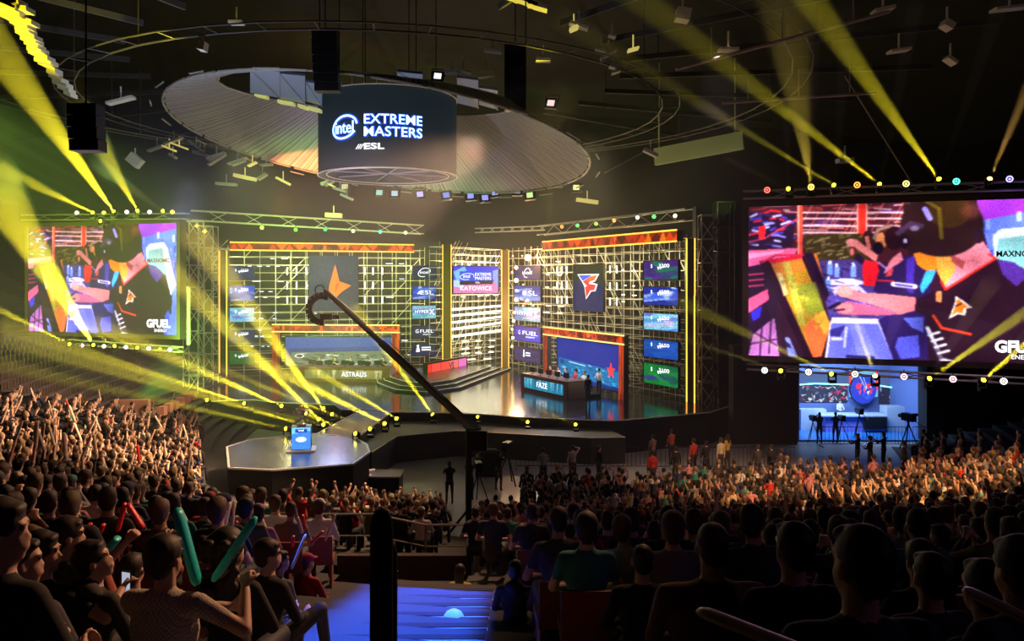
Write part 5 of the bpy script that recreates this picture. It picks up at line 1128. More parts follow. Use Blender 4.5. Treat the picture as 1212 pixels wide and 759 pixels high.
b = MB(); pts = [tip+Vector((-.25+.22*math.cos(a), 0, .02+.22*math.sin(a))) for a in [R(30*i) for i in range(13)]]
for u, v in zip(pts, pts[1:]): b.cyl(u, v, .03, n=5)
b.build('cable_loop', blackmetal, t)
b = MB(); b.box((tail.x-.35, tail.y-.3, tail.z-.6), (tail.x+.35, tail.y+.3, tail.z+.1)); b.build('counterweight', blackmetal, t)
p = bas.lerp(tail, .2); rod(t, 'column', (p.x, p.y, .3), p, .12, blackmetal)
for i in range(3): a = R(90+120*i); rod(t, 'leg', (p.x, p.y, .9), (p.x+.9*math.cos(a), p.y+.9*math.sin(a), .03), .05, blackmetal)
# small lit desk on the floor right of the small stage
c = onz(452, 560, .75); t = thing('operator_desk', 'small operator desk with a curved lit edge at the foot of the small stage', 'desk', (c.x, c.y, 0))
b = MB(); b.box((c.x-.9, c.y-.7, .68), (c.x+.9, c.y+.7, .75)); b.build('desk_top', mat('wood_pale', (.45, .3, .2), .5), t)
b = MB(); b.box((c.x-.85, c.y-.65, 0), (c.x+.85, c.y+.65, .68)); b.build('skirt', black, t)
b = MB(); pts = [(c.x+.05*0-.8*math.cos(R(a)), c.y+.6*math.sin(R(a)), .79) for a in range(-60, 70, 15)]
for u, v in zip(pts, pts[1:]): b.bar(u, v, .06, .06)
b.build('lit_edge', mat('peach_edge', (.8, .5, .35), .5, emit=(1, .6, .4), strength=.5), t)

# ------------------------------------------------------------ aisle stairs, railings, foreground post
t = thing('aisle_stairs', 'wide blue-lit aisle steps between the seat blocks at the bottom', 'stairs', (-1.25, 10, 4.3))
treadm = mat('tread_grey', (.62, .64, .7), .6, noise=.25, nscale=5); nosem = mat('step_nosing', (.015, .015, .02), .8)
for k in range(17, 29):
    z, ya = rowz(k), CY-AY*(1+k*DR)
    for j in (0, 1):                        # the row level and a half step in front of it
        zz_ = z if j == 0 else (z+rowz(k-1))/2; y1_ = ya if j == 0 else ya+.425; y0_ = y1_-.425 if j else ya-.85
        y0_, y1_ = (ya-.425-.0, ya) if j == 0 else (ya, ya+.425)
        b = MB(); b.box((-2.35, y0_, zz_-.25), (-.28, y1_, zz_+.035)); b.build('tread', treadm, t)
        b = MB(); b.box((-2.35, y1_-.1, zz_+.035), (-.28, y1_+.005, zz_+.047)); b.box((-2.35, y1_-.27, zz_+.035), (-.28, y1_-.2, zz_+.045)); b.build('nosing', nosem, t)
def rail(label, pts, h=1.0, m=alu2):
    t = thing('hand_rail', label, 'railing', pts[len(pts)//2])
    for u, v in zip(pts, pts[1:]):
        u, v = Vector(u), Vector(v); rod(t, 'top_rail', u+Vector((0, 0, h)), v+Vector((0, 0, h)), .03, m); rod(t, 'mid_rail', u+Vector((0, 0, h*.5)), v+Vector((0, 0, h*.5)), .02, m)
    for u in pts: rod(t, 'post', u, Vector(u)+Vector((0, 0, h)), .03, m)
rail('thin metal hand rail across the foot of the aisle stairs', [(x, 18.6, ground(x, 18.6)) for x in (-4.4, -3.2, -2.0, -.8)])
block_ = MB(); block_.box((-3.9, 17.9, 1.0), (-.9, 18.1, 3.1)); block_.top('vomitory_wall', [mat('dark_brown_wall', (.1, .07, .06), .8)], 'dark brown parapet wall at the bottom of the aisle stairs', 'wall')
pl = thing('rail_post', 'black round-topped rail post standing blurred in the near centre', 'post', (px_x(454, 2.0), 2.0, 7.1))
c = Vector((px_x(451.5, 2.0), 2.0, 0)); b = MB(); b.lathe(c, [(.029, 7.1), (.029, 8.585), (.026, 8.61), (.018, 8.63), (0, 8.637)], 16); b.build('post', black, pl, True)
c2_ = Vector((px_x(459.5, 2.08), 2.08, 0)); b = MB(); b.lathe(c2_, [(.024, 7.1), (.024, 8.5), (.018, 8.52), (0, 8.525)], 14); b.build('rear_post', black, pl, True)
b = MB(); b.lathe(Vector((px_x(450.5, 2.0), 2.0, 8.634)), [(0, 0), (.008, .001), (.006, .006), (0, .008)], 10); b.build('cap', mat('pale_cap', (.6, .65, .9), .2), pl, True)

# ------------------------------------------------------------ people
def V(*a): return Vector(a)
def ik(sh, hand, l1, l2, pole):
    d = hand-sh; L = min(d.length, (l1+l2)*.995); d = d.normalized(); hand = sh+d*L; a = (l1*l1-l2*l2+L*L)/(2*L); h = math.sqrt(max(0, l1*l1-a*a)); p = (pole-d*pole.dot(d)).normalized()
    return sh+d*a+p*h, hand
class Fig:
    def __init__(s): s.p = []
    def cap(s, tag_, a, b_, ra, rb): s.p.append((tag_, 'c', Vector(a), Vector(b_), ra, rb))
    def ell(s, tag_, c, r, q=None): s.p.append((tag_, 'e', Vector(c), tuple(r), q, None))
    def mesh(s, name, voxel, mats, tags=None, smooth=2):
        b = MB()
        for tg, k, a, c, r0, r1 in s.p:
            if tags and tg not in tags: continue
            if k == 'c':
                b.ell(a, (r0,)*3, 12, 8); b.ell(c, (r1,)*3, 12, 8)
                if (c-a).length > 1e-4: b.cyl(a, c, r0, r1, n=12)
            else:
                n0 = len(b.v); b.ell((0, 0, 0), c, 14, 10)
                for i in range(n0, len(b.v)):
                    v = Vector(b.v[i]); v = (r0 @ v if r0 else v)+a; b.v[i] = tuple(v)
        me = b.mesh('tmp', mats); o = bpy.data.objects.new('tmp', me); COL.objects.link(o)
        m = o.modifiers.new('r', 'REMESH'); m.mode = 'VOXEL'; m.voxel_size = voxel
        if smooth: sm = o.modifiers.new('s', 'SMOOTH'); sm.iterations = smooth; sm.factor = .5
        dg = bpy.context.evaluated_depsgraph_get(); out = bpy.data.meshes.new_from_object(o.evaluated_get(dg)); bpy.data.objects.remove(o); bpy.data.meshes.remove(me)
        out.name = name; out.materials.clear()
        for m_ in mats: out.materials.append(m_)
        n = len(out.polygons); C = np.zeros(n*3); out.polygons.foreach_get('center', C); C = C.reshape(-1, 3); best = np.full(n, 1e9); idx = np.zeros(n, np.int32)
        for tg, k, a, c, r0, r1 in s.p:
            if tags and tg not in tags: continue
            if k == 'c':
                ab = np.array(c-a); L2 = ab@ab+1e-9; t_ = np.clip(((C-np.array(a))@ab)/L2, 0, 1); d = np.linalg.norm(C-np.array(a)-t_[:, None]*ab, axis=1)-(r0+(r1-r0)*t_)
            else:
                q = C-np.array(a)
                if r0: q = q@np.array(r0.to_3x3() if hasattr(r0, 'to_3x3') else r0)
                rr_ = np.array(c); k0 = np.linalg.norm(q/rr_, axis=1); d = (k0-1)*rr_.min()
            if tg == 1: d = d-.006
            u = d < best; best[u] = d[u]; idx[u] = tg
        out.polygons.foreach_set('material_index', idx); out.polygons.foreach_set('use_smooth', [True]*n); out.update(); return out
SK, HA, CL, PA, DK = 0, 1, 2, 3, 4
def hand(f, wr, d, curl, detail, side, grip=True, open_=False):
    d = d.normalized(); curl = (curl-d*curl.dot(d)).normalized(); lat = d.cross(curl).normalized()
    pc = wr+d*.05
    if detail < 2: f.ell(SK, wr+d*.06, (.04, .04, .04)); f.cap(SK, wr, wr+d*.1, .03, .026); f.cap(SK, wr+d*.1, wr+d*(.15 if open_ else .11)+curl*.04, .025, .02); return
    for k in range(4): f.cap(SK, wr+lat*.006*(k-1.5), wr+d*.085+lat*.02*(k-1.5), .016, .013)
    for k in range(4):
        L = (.036, .042, .04, .031)[k]; base = wr+d*.088+lat*.0205*(k-1.5)
        if grip: p1 = base+(d*.45+curl*.9).normalized()*L; p2 = p1+(curl*.5-d*.9).normalized()*L*.85
        else: p1 = base+(d+lat*.1*(k-1.5)+curl*.15)*L; p2 = p1+(d*.9+curl*.35)*L*.8
        f.cap(SK, base, p1, .0095, .009); f.cap(SK, p1, p2, .009, .0075)
    tb = wr+d*.03+lat*side*.03; t1 = tb+(d*.6+lat*side*.5+curl*.5).normalized()*.045; f.cap(SK, tb, t1, .013, .011); f.cap(SK, t1, t1+(d*.6+curl*.7).normalized()*.03, .0105, .009)
def figure(stand=False, hands=None, hair='short', sleeve='long', lean=0, yaw=0, tilt=0, size=1., wide=1., detail=1, grip=(True, True), hood=False, legs=None, hat=False, detail_face=True, curl=None, one_leg=False):
    f = Fig(); b = .95 if stand else .5; ly = math.sin(R(lean)); lz = math.cos(R(lean))
    def up(h, y=0): return V(0, y+h*ly, b+h*lz)
    ch = up(.34); sh_c = up(.5); nk = up(.55); hd = up(.71)+V(0, .015, 0)
    W_ = wide; SL = {'long': CL, 'short': SK, 'bare': SK}[sleeve]
    f.ell(PA, up(.0), (.165*W_, .13, .13)); f.ell(CL, up(.14), (.15*W_, .115, .15)); f.ell(CL, ch, (.175*W_, .12, .2)); f.cap(CL, sh_c+V(-.15*W_, 0, -.03), sh_c+V(.15*W_, 0, -.03), .072, .072); f.ell(CL, sh_c+V(0, -.01, -.01), (.13*W_, .085, .075))
    f.cap(SK, nk+V(0, 0, -.04), hd+V(0, -.01, -.05), .058, .055)
    if hood: f.ell(CL, nk+V(0, -.07, .0), (.12, .08, .07))
    Q = Matrix.Rotation(R(yaw), 3, 'Z') @ Matrix.Rotation(R(tilt), 3, 'X')
    def h_(x, y, z): return hd+Q @ V(x, y, z)
    f.ell(SK, h_(0, -.012, .03), (.075, .093, .092), Q); f.ell(SK, h_(0, .028, -.045), (.056, .062, .07), Q); f.cap(SK, h_(0, .072, .008), h_(0, .092, -.024), .009, .012)
    for s in (-1, 1): f.ell(SK, h_(s*.077, -.005, -.01), (.012, .022, .032), Q)
    f.ell(SK, h_(0, .05, -.095), (.03, .028, .025), Q); f.ell(SK, h_(0, .085, -.062), (.026, .012, .009), Q)
    if detail >= 2:
        for s in (-1, 1): f.ell(DK, h_(s*.03, .079, .012), (.009, .006, .004), Q); f.cap(DK, h_(s*.018, .087, .03), h_(s*.045, .078, .032), .006, .005)
    if hair in ('short', 'buzz', 'thick', 'long', 'curly', 'bun'):
        k = {'buzz': 1.0, 'short': 1.06, 'thick': 1.16, 'long': 1.1, 'curly': 1.3, 'bun': 1.08}[hair]
        f.ell(HA, h_(0, -.03, .045), (.08*k, .094*k, .088*k), Q); f.ell(HA, h_(0, -.055, -.01), (.072*k, .062*k, .075*k), Q)
        if hair in ('short', 'thick'): f.ell(HA, h_(0, .045, .09), (.055*k, .035, .025), Q)
        if hair == 'long': f.cap(HA, h_(0, -.06, 0), h_(0, -.09, -.22), .085, .07); f.cap(HA, h_(0, -.09, -.2), h_(0, -.09, -.36), .07, .035)
        if hair == 'curly':
            r = random.Random(5)
            for i in range(46): a, z = r.uniform(0, 2*PI), r.uniform(-.26, .1); q = max(.05, .13-abs(z)*.05); f.ell(HA, h_(q*math.cos(a)*1.0, -.06+q*math.sin(a)*.8-(.0 if math.sin(a) < .5 else .06), z), (.035, .035, .035))
        if hair == 'bun': f.ell(HA, h_(0, -.1, .1), (.04, .04, .04))
    if hat: f.ell(CL, h_(0, -.01, .075), (.092, .1, .07), Q); f.ell(CL, h_(0, .1, .06), (.07, .06, .012), Q)
    hp = hands or ((-.12, .28, .16 if not stand else -.15), (.12, .28, .16 if not stand else -.15))
    wrists = []
    for s, hh_, gr in ((-1, hp[0], grip[0]), (1, hp[1], grip[1])):
        sh = sh_c+V(s*.175*W_, 0, -.02); tgt = V(hh_[0], hh_[1], b+hh_[2]); el, wr = ik(sh, tgt, .28, .25, V(s*.7, -.35, -.6))
        f.cap(CL, sh, el if sleeve != 'short' else sh.lerp(el, .6), .058, .045); f.cap(CL if sleeve == 'long' else SK, sh.lerp(el, .5), el, .043, .042); f.cap(CL if sleeve == 'long' else SK, el, wr.lerp(el, .12), .042, .03); f.cap(SK, wr.lerp(el, .2), wr, .028, .026)
        cv = V(*(curl or (0, 1, .1))); d = wr-el; hand(f, wr, d, cv if abs(d.normalized().dot(cv.normalized())) < .9 else V(-s, 0, 0), detail, -s, gr, open_=not gr); wrists.append(wr+d.normalized()*.07)
    for s in (-1, 1):
        if stand: hip, kn, an = V(s*.09, 0, .92), V(s*.11, .03, .5), V(s*.12, -.02, .09)
        else: hip, kn, an = V(s*.1, .02, .5), V(s*.14, .43, .52), V(s*.13, .42-.06*(s > 0), .09)
        if legs and legs[0 if s < 0 else 1]: kn, an = [Vector(q) for q in legs[0 if s < 0 else 1]]
        f.cap(PA, hip, kn, .092, .062); f.cap(PA, kn, an, .058, .042); f.ell(DK, an+V(0, .07, -.045), (.045, .125, .04))
    f.wrists = [w_*size for w_ in wrists]; f.size = size; f.head = hd*size
    if size != 1: f.p = [(tg, k, a*size, (c*size if k == 'c' else tuple(x*size for x in c)), (r0*size if k == 'c' else r0), (r1*size if k == 'c' else r1)) for tg, k, a, c, r0, r1 in f.p]
    return f
PM = [skin, hairm, clothm, pantsm, darkhair]
CLOTH = {'black': (.012, .012, .014), 'dark grey': (.05, .05, .055), 'grey': (.22, .21, .2), 'white': (.72, .7, .66), 'red': (.5, .03, .025), 'navy': (.02, .03, .09), 'teal': (.03, .22, .2), 'brown': (.14, .08, .05), 'cream': (.6, .5, .34), 'olive': (.12, .13, .05), 'pink': (.55, .22, .25)}
CW = ['black']*6+['dark grey']*4+['grey']*2+['white']*2+['red']+['navy']*3+['teal']+['brown']*2+['cream']+['olive']+['pink']
UP = (-.15, .2, .95)
variants = []
for kw in (dict(), dict(hair='thick', sleeve='short'), dict(hair='buzz', lean=8, sleeve='short'), dict(hair='long', wide=.88), dict(hands=((-.06, .3, .42), (.06, .3, .42)), hair='short', sleeve='short'), dict(hands=((-.22, .15, .98), (.22, .15, .98)), sleeve='short'),
           dict(hands=((-.12, .28, .16), (.24, .12, 1.0)), hair='short'), dict(hair='long', hands=((-.2, .2, .92), (.2, .2, .92)), wide=.88, sleeve='short'), dict(hair='short', yaw=30, lean=-6, hood=True), dict(hair='thick', yaw=-35, lean=12), dict(hat=True, hair='short'), dict(hair='bun', wide=.86, hands=((-.05, .3, .5), (.05, .3, .5)))):
    f = figure(**kw, detail=1); variants.append((f.mesh('person', .021, PM), f))
STV = []
for kw in (dict(), dict(hands=((-.25, .0, -.08), (.25, .0, -.08))), dict(hands=((-.1, .25, .2), (.1, .25, .2)), hair='thick'), dict(hands=((-.25, .02, -.08), (.12, .16, .72)), sleeve='short'), dict(hair='long', wide=.9, hands=((-.24, .0, -.08), (.1, .25, .15))), dict(hands=((-.08, .42, .38), (.1, .42, .4)), hair='short', hood=True), dict(hair='bun', wide=.88), dict(hat=True, hands=((-.15, .3, .5), (.2, .3, .3)))):
    f = figure(stand=True, **kw, detail=1); STV.append((f.mesh('person', .021, PM), f))
STAGE_C = Vector((-2, 58, 0))
def face_rz(x, y, tx=None, ty=None):
    tx = STAGE_C.x if tx is None else tx; ty = STAGE_C.y if ty is None else ty; return math.atan2(-(tx-x), ty-y)
def person(me, loc, rz, color, label, group=None, s=1.):
    o = bpy.data.objects.new('person', me); link(o); o.location = loc; o.rotation_euler = (0, 0, rz); o.scale = (s,)*3; o.color = (*color, 1); return tag(o, label, 'person', group)
# inflated sticks
def stick_mesh(L=.6, r=.045):
    b = MB(); b.lathe((0, 0, 0), [(0, 0), (r*.6, .01), (r*.95, .05), (r, .12), (r, L-.12), (r*.95, L-.05), (r*.6, L-.01), (0, L)], 10); b.v = [(x, y*.55, z) for x, y, z in b.v]; return b.mesh('inflated_stick', balloon, smooth=True)
STK = stick_mesh(); STKP = {'pale': (.8, .6, .45), 'red': (.9, .03, .02), 'teal': (.02, .7, .68)}
def stick(p, d, color, label, group=None, L=1., roll=0, name='inflated_stick'):
    o = bpy.data.objects.new(name, STK); link(o); q = Vector(d).to_track_quat('Z', 'Y'); o.location = p; o.rotation_euler = q.to_euler(); o.scale = (L, L, L); o.color = (*STKP[color], 1); return tag(o, label, 'noise stick', group)

cand = []           # (distance key, x, y, z, rz, variant)
rc = random.Random(21)
def ok_px(x, y, z):
    if y < 1: return False
    px, py = pix((x, y, z+1.3))
    if px < -25 or px > 1237 or py > 790: return False
    if px < 230 and py < 463+px*.075: return False
    if 230 <= px < 620 and py < 585: return False
    if 590 <= px < 800 and py < 556: return False
    if 800 <= px < 925 and py < 550: return False
    if 925 <= px < 1085 and py < 543: return False
    if px >= 1085 and py < 512: return False
    if y < 14 and -2.75 < x < .2: return False
    if 12.6 < y < 18.8 and -.26*y-.3 < x < -.045*y: return False
    if y >= 18.8 and -.078*y-.25 < x < -.04*y+.0 : return False
    return True
for k in range(0, 40):
    rho = 1+(k+.45)*DR; th = R(168)+rc.random()*.01
    while th < R(341):
        x, y = ring(rho, th); dth = .66/math.hypot(AX*rho*math.sin(th), AY*rho*math.cos(th)); th += dth
        if rc.random() < .12 or not ok_px(x, y, rowz(k)): continue
        if y < 6.3 and abs(x) < 7: continue
        cand.append((x+rc.uniform(-.05, .05), y+rc.uniform(-.06, .06), rowz(k)))
for j in range(10):
    y = 28.4+.9*j
    for i in range(-28, 36):
        x = i*.64+rc.uniform(-.05, .05)
        if math.hypot((x-CX)/AX, (y-CY)/AY) > .995 or rc.random() < .07: continue
        if x < -1.6 and y > 30.3 and x > -13.5: continue
        if x < -1.6 and (x < -13.5 and y > 31): continue
        if y > 36.6 or (y > 35 and x < 3) : continue
        if -2.6 < x < -1.0: continue
        if not ok_px(x, y, 0): continue
        cand.append((x, y+rc.uniform(-.06, .06), 0.0))
cand.sort(key=lambda c: c[1])
# the foreground people, each placed and posed on its own
HERO_N = [0]
def hero(px, py_top, Y, rz, color, label, voxel=.013, s=1., hgt=None, **kw):
    """seated person whose head top is seen at the pixel; the ground under the seat follows from it"""
    f = figure(size=s, detail=2, **kw); topz = f.head.z+.125*s; p = at(px, py_top, Y); a = face_rz(p.x, p.y) if rz is None else R(rz)
    hx = Matrix.Rotation(a, 3, 'Z') @ Vector((f.head.x, f.head.y, 0)); z = p.z-topz
    me = f.mesh('person', voxel, [skin, darkhair, clothm, pantsm, darkhair], tags={SK, CL, PA, DK}); o = person(me, (p.x-hx.x, p.y-hx.y, z), a, CLOTH[color] if isinstance(color, str) else color, label)
    hm = f.mesh('hair', max(voxel, .011), [skin, darkhair], tags={HA}); h = bpy.data.objects.new('hair', hm); link(h, o)
    M = Matrix.Translation(o.location) @ Matrix.Rotation(a, 4, 'Z')
    return o, [M @ w_ for w_ in f.wrists], M
# left block
hero(4, 592, 3.3, -20, 'black', 'young man at the left edge with swept-up dark hair, mostly cut off by the frame', hair='thick', yaw=-55, s=1.05)
hero(27, 637, 4.1, -12, (.06, .06, .085), 'man in a grey-blue jacket with short hair, profile to the right, lower left corner', hair='short', yaw=-50)
oP, wP, MP = hero(52, 630, 4.9, -18, 'black', 'bearded man in black holding up a phone in the lower left', hair='thick', yaw=-60, hands=((-.1, .3, .2), (.28, .34, .4)), sleeve='short', voxel=.0085, curl=(0, 1, 0), grip=(True, True))
hero(83, 613, 5.6, -25, 'dark grey', 'man with dark hair behind the bearded man, looking right', hair='thick', yaw=-40)
hero(113, 640, 5.0, -25, (.04, .035, .03), 'woman in a black fur-collared coat looking up to the right', hair='thick', yaw=-50, tilt=18, hood=True, wide=.9)
oF, wF, MF = hero(197, 634, 4.35, -8, (.5, .46, .4), 'man in a checked beige shirt seen from behind between two teal sticks', hair='thick', yaw=-15, hands=((.2, .32, .34), (.36, .2, .5)), sleeve='short', voxel=.0085, wide=1.12)
ck = mat('checked_shirt_cloth', (.4, .38, .36), .9); nt = ck.node_tree; tc = nt.nodes.new('ShaderNodeTexCoord'); ch = nt.nodes.new('ShaderNodeTexChecker'); ch.inputs['Scale'].default_value = 75
ch.inputs['Color1'].default_value = (.62, .55, .46, 1); ch.inputs['Color2'].default_value = (.36, .31, .27, 1); nt.links.new(tc.outputs['Object'], ch.inputs['Vector']); nt.links.new(ch.outputs['Color'], nt.nodes['Principled BSDF'].inputs['Base Color']); oF.data.materials[2] = ck
oC, wC, MC = hero(272, 628, 5.0, -10, 'black', 'woman with long wild curly hair and a dark jacket behind the right teal stick', hair='curly', yaw=-30, wide=.9)
oD, wD, MD = hero(319, 639, 6.6, -35, 'black', 'man in a black jacket with one knee up beside the aisle, profile to the right', hair='thick', yaw=-35, legs=(None, ((.18, .4, .68), (.14, .52, .16))))
oV, wV, MV = hero(158, 655, 6.1, -12, (.3, .08, .06), 'spectator behind the checked shirt raising both bare arms with two red sticks', hair='short', hands=((-.22, .22, .84), (.14, .22, .86)), sleeve='bare', voxel=.0095)
hero(333, 652, 9.3, -30, 'grey', 'person leaning forward next to the man with the raised knee', hair='short', yaw=-20, lean=14)
hero(364, 656, 11.2, -30, (.45, .02, .02), 'person in dark red at the left edge of the aisle stairs', hair='short', yaw=-20, hat=True)
# right block
hero(1016, 622, 2.55, 4, (.03, .02, .04), 'big dark-haired head and broad shoulders nearest the camera on the right', hair='short', yaw=18, wide=1.15, voxel=.011)
hero(938, 618, 3.75, 6, 'black', 'dark-haired spectator in black left of the big near head', hair='short', yaw=10, wide=1.05)
hero(842, 618, 4.0, 2, (.16, .09, .06), 'short-haired man with wide rounded shoulders, left of the dark-haired pair', hair='buzz', wide=1.3)
hero(1100, 654, 4.0, 8, (.03, .02, .04), 'dark round head just right of the big near head', hair='short')
hero(1088, 640, 4.9, 8, 'black', 'spectator half hidden behind the dark round head on the right', hair='thick')
hero(1204, 636, 3.1, 15, (.05, .03, .06), 'frizzy-haired spectator cut by the right edge', hair='thick')
hero(1163, 662, 3.4, 10, (.03, .02, .04), 'stooping dark figure behind the pale stick near the right edge', hair='short', lean=16)
hero(760, 644, 5.9, 2, 'black', 'short-haired man in black seen from behind right of centre, pale collar beside him', hair='buzz')
hero(718, 662, 7.2, 0, (.55, .33, .16), 'spectator in a pale orange shirt leaning left, right of the aisle', hair='thick', lean=16, yaw=20, wide=1.1)
hero(545, 668, 13.4, -10, (.6, .42, .1), 'girl in a mustard top standing out at the right edge of the stairs', hair='long', wide=.85)
hero(690, 640, 8.0, 0, 'black', 'tall dark spectator behind the pale orange shirt', hair='short')
hero(790, 600, 7.2, 2, 'black', 'tall dark silhouette in front of the hand rail, right of centre', hair='thick')
hero(655, 655, 8.6, -6, (.2, .06, .04), 'spectator in dull red right of the stairs', hair='thick')
hero(610, 663, 9.6, -8, 'dark grey', 'dark grey spectator with pale hood near the right of the stairs', hair='short', hood=True)
# phone in the bearded man's hand
ph = wP[1]; t = thing('phone', 'phone with a lit white screen held up by the bearded man', 'phone', ph-Vector((0, 0, .08)), R(-20))
b = MB(); b.box((-.036, .0, 0), (.036, .009, .15)); local(b, 'case', blackmetal, t); b = MB(); b.box((-.033, -.002, .008), (.033, 0, .142)); local(b, 'lit_screen', mat('phone_glow', (.3, .3, .35), .3, emit=(.6, .65, .8), strength=.6), t)
# big teal sticks, red sticks, pale sticks
def bigstick(pa, pb, Y, color, label, r=1.0, marks=False, Yb=None):
    p, q = at(*pa, Y), at(*pb, Yb or Y); d = q-p; L = d.length/.6; o = stick(p, d, color, label, L=L); o.scale = (r, r, L)
    if marks:
        for i in range(3):
            b = MB(); b.bar((-.02, .0, .22+.045*i), (.025, .0, .25+.045*i), .008, .006, up=(0, 1, 0)); m = bpy.data.objects.new('printed_mark', b.mesh('printed_mark', black)); link(m, o); m.location = (0, -.0255, 0)
    return o
bigstick((234, 693), (209, 601), 4.5, 'teal', 'big teal inflated stick with dark print, upright beside the checked shirt', 1.15, True)
bigstick((252, 688), (303, 612), 4.6, 'teal', 'big teal inflated stick slanting right across the curly hair', 1.0, True)
bigstick((127, 652), (140, 636), 5.5, 'teal', 'short teal stick end showing above the woman looking up', 1.)
bigstick((139, 630), (148, 595), 6.0, 'red', 'red inflated stick, left one of the raised pair', .7); bigstick((170, 626), (151, 596), 6.0, 'red', 'red inflated stick, right one of the raised pair', .7)
bigstick((104, 632), (107, 619), 7.5, 'red', 'short red stick left of the raised red pair, upright', .8); bigstick((118, 632), (123, 620), 7.5, 'red', 'short red stick left of the raised red pair, tilted right', .8)
bigstick((202, 586), (197, 569), 14, 'red', 'red inflated stick raised in front of the standing camera crew at left', 1.3)
bigstick((263, 634), (272, 594), 8, 'pale', 'long pale peach stick rising behind the curly hair', .9); bigstick((275, 625), (277, 593), 8.2, 'pale', 'second pale peach stick beside the long one', .6)
bigstick((361, 628), (358, 609), 11, 'red', 'upright red stick in the group left of the post', .9); bigstick((368, 643), (383, 629), 10, 'red', 'red stick leaning right in the group left of the post', .9); bigstick((346, 648), (347, 634), 10, 'red', 'short red stick lowest in the group left of the post', .8)
bigstick((358, 632), (352, 612), 10, 'pale', 'pale stick leaning left in the group left of the post', .8); bigstick((345, 674), (362, 632), 8, 'pale', 'pale stick held by the aisle, leaning right', .6); bigstick((385, 641), (397, 609), 12, 'pale', 'thin pale stick leaning right, left of the post', .9); bigstick((281, 628), (280, 617), 10, 'red', 'short red stick just behind the right teal stick', .8)
bigstick((826, 722), (960, 775), 2.3, 'pale', 'pale stick lying across the bottom right in the near dark', .62, Yb=2.0); bigstick((1140, 697), (1240, 745), 2.5, 'pale', 'pale stick held across the lower right edge', .62, Yb=2.3)
bigstick((848, 631), (866, 617), 9, 'pale', 'x', .5) if False else None
bigstick((1085, 632), (1102, 617), 11, 'pale', 'pale stick held slanting in the amber-lit right crowd', .8); bigstick((765, 581), (769, 567), 30, 'pale', 'upright pale stick among the front rows at the centre right', 1.6)
b = MB(); c = at(190, 624, 9); b.box((c.x-.1, c.y, c.z-.08), (c.x+.1, c.y+.02, c.z+.08)); b.top('cardboard_sign', [mat('cardboard', (.5, .35, .12), .8)], 'small ochre cardboard sign held up behind the checked shirt', 'sign')
# dome-shaped small bright object on the stairs
c = at(537, 733, 9.8); b = MB(); b.ell(c, (.13, .13, .12), 14, 8); b.top('white_cap', [mat('pale_cap2', (.8, .78, .7), .6)], 'pale domed cap lying on the blue aisle steps', 'cap', smooth=True)
# seats
seatm = mat_objcol('seat_shell', .5)
sb = MB(); sb.box((-.22, -.02, .4), (.22, .42, .45)); SEATM = sb.mesh('seat_pan', seatm); sb = MB(); sb.add([(-.22, -.1, .42), (.22, -.1, .42), (.22, -.16, .86), (-.22, -.16, .86), (-.22, -.06, .42), (.22, -.06, .42), (.22, -.12, .86), (-.22, -.12, .86)], [(0, 1, 2, 3), (7, 6, 5, 4), (0, 4, 5, 1), (1, 5, 6, 2), (2, 6, 7, 3), (3, 7, 4, 0)]); BACKM = sb.mesh('backrest', seatm)
sb = MB(); sb.box((-.2, .0, 0), (-.16, .3, .4)); LEGM = sb.mesh('leg', seatm); sb = MB(); sb.box((.16, .0, 0), (.2, .3, .4)); LEGM2 = sb.mesh('leg', seatm)
def seat(loc, rz, label, group):
    t = thing('stadium_seat', label, 'seat', loc, rz, group)
    for nm, me in (('seat_pan', SEATM), ('backrest', BACKM), ('leg', LEGM), ('leg', LEGM2)):
        o = bpy.data.objects.new(nm, me); link(o, t); o.location = (0, -.12, 0); o.color = (.28, .07, .03, 1)
# auto-placed crowd: nearest as individuals, the rest as one mass
def section(x, y):
    px = pix((x, y, 1))[0]
    if x < -12 or (px < 230 and y > 14): return 'in the left stand'
    if x < -1.2: return 'left of the aisle'
    if px > 1085: return 'in the far right stand'
    return 'right of the aisle' if y < 20 else 'in the amber-lit right rows'
near, far = cand[:262], cand[262:]
HC = Counter_ = {}
VN = ['hands in lap', 'thick hair, hands in lap', 'leaning forward', 'long hair', 'hands clasped in front', 'both arms raised', 'one arm raised', 'long hair, arms raised', 'hooded top, looking left', 'turned to the right', 'wearing a cap', 'hair in a bun']
nst = 0
for (x, y, z) in near:
    left = x < -1.2; v = rc.choice([0, 0, 1, 1, 2, 3, 4, 8, 9, 10, 11]+([5, 6, 7] if y > 15.5 else [])) if left else rc.choice([0, 0, 0, 1, 1, 2, 2, 3, 4, 8, 9, 10, 11, 6])
    me, f = variants[v]; cn = rc.choice(CW); sec = section(x, y); rz = face_rz(x, y)+rc.uniform(-.15, .15); s = rc.uniform(.98, 1.1)
    person(me, (x, y, z), rz, CLOTH[cn], 'spectator in a %s top, %s, %s' % (cn, VN[v], sec), '%s spectators %s' % (cn, sec), s)
    if y < 17 and x > 0: seat((x, y-.0, z), rz, 'dark orange plastic seat under a spectator right of the aisle', 'seats right of the aisle')
    elif y < 13: seat((x, y, z), rz, 'dark orange plastic seat under a spectator left of the aisle', 'seats left of the aisle')
    if v in (5, 7, 6) and left:
        M = Matrix.Translation((x, y, z)) @ Matrix.Rotation(rz, 4, 'Z') @ Matrix.Scale(s, 4)
        for w_ in (f.wrists if v != 6 else f.wrists[1:]):
            p = M @ w_; d = Vector((rc.uniform(-.4, .4), rc.uniform(-.2, .3), 1)); stick(p-d.normalized()*.1, d, 'pale', 'pale inflated stick raised by a spectator left of the aisle', 'pale sticks left of the aisle')
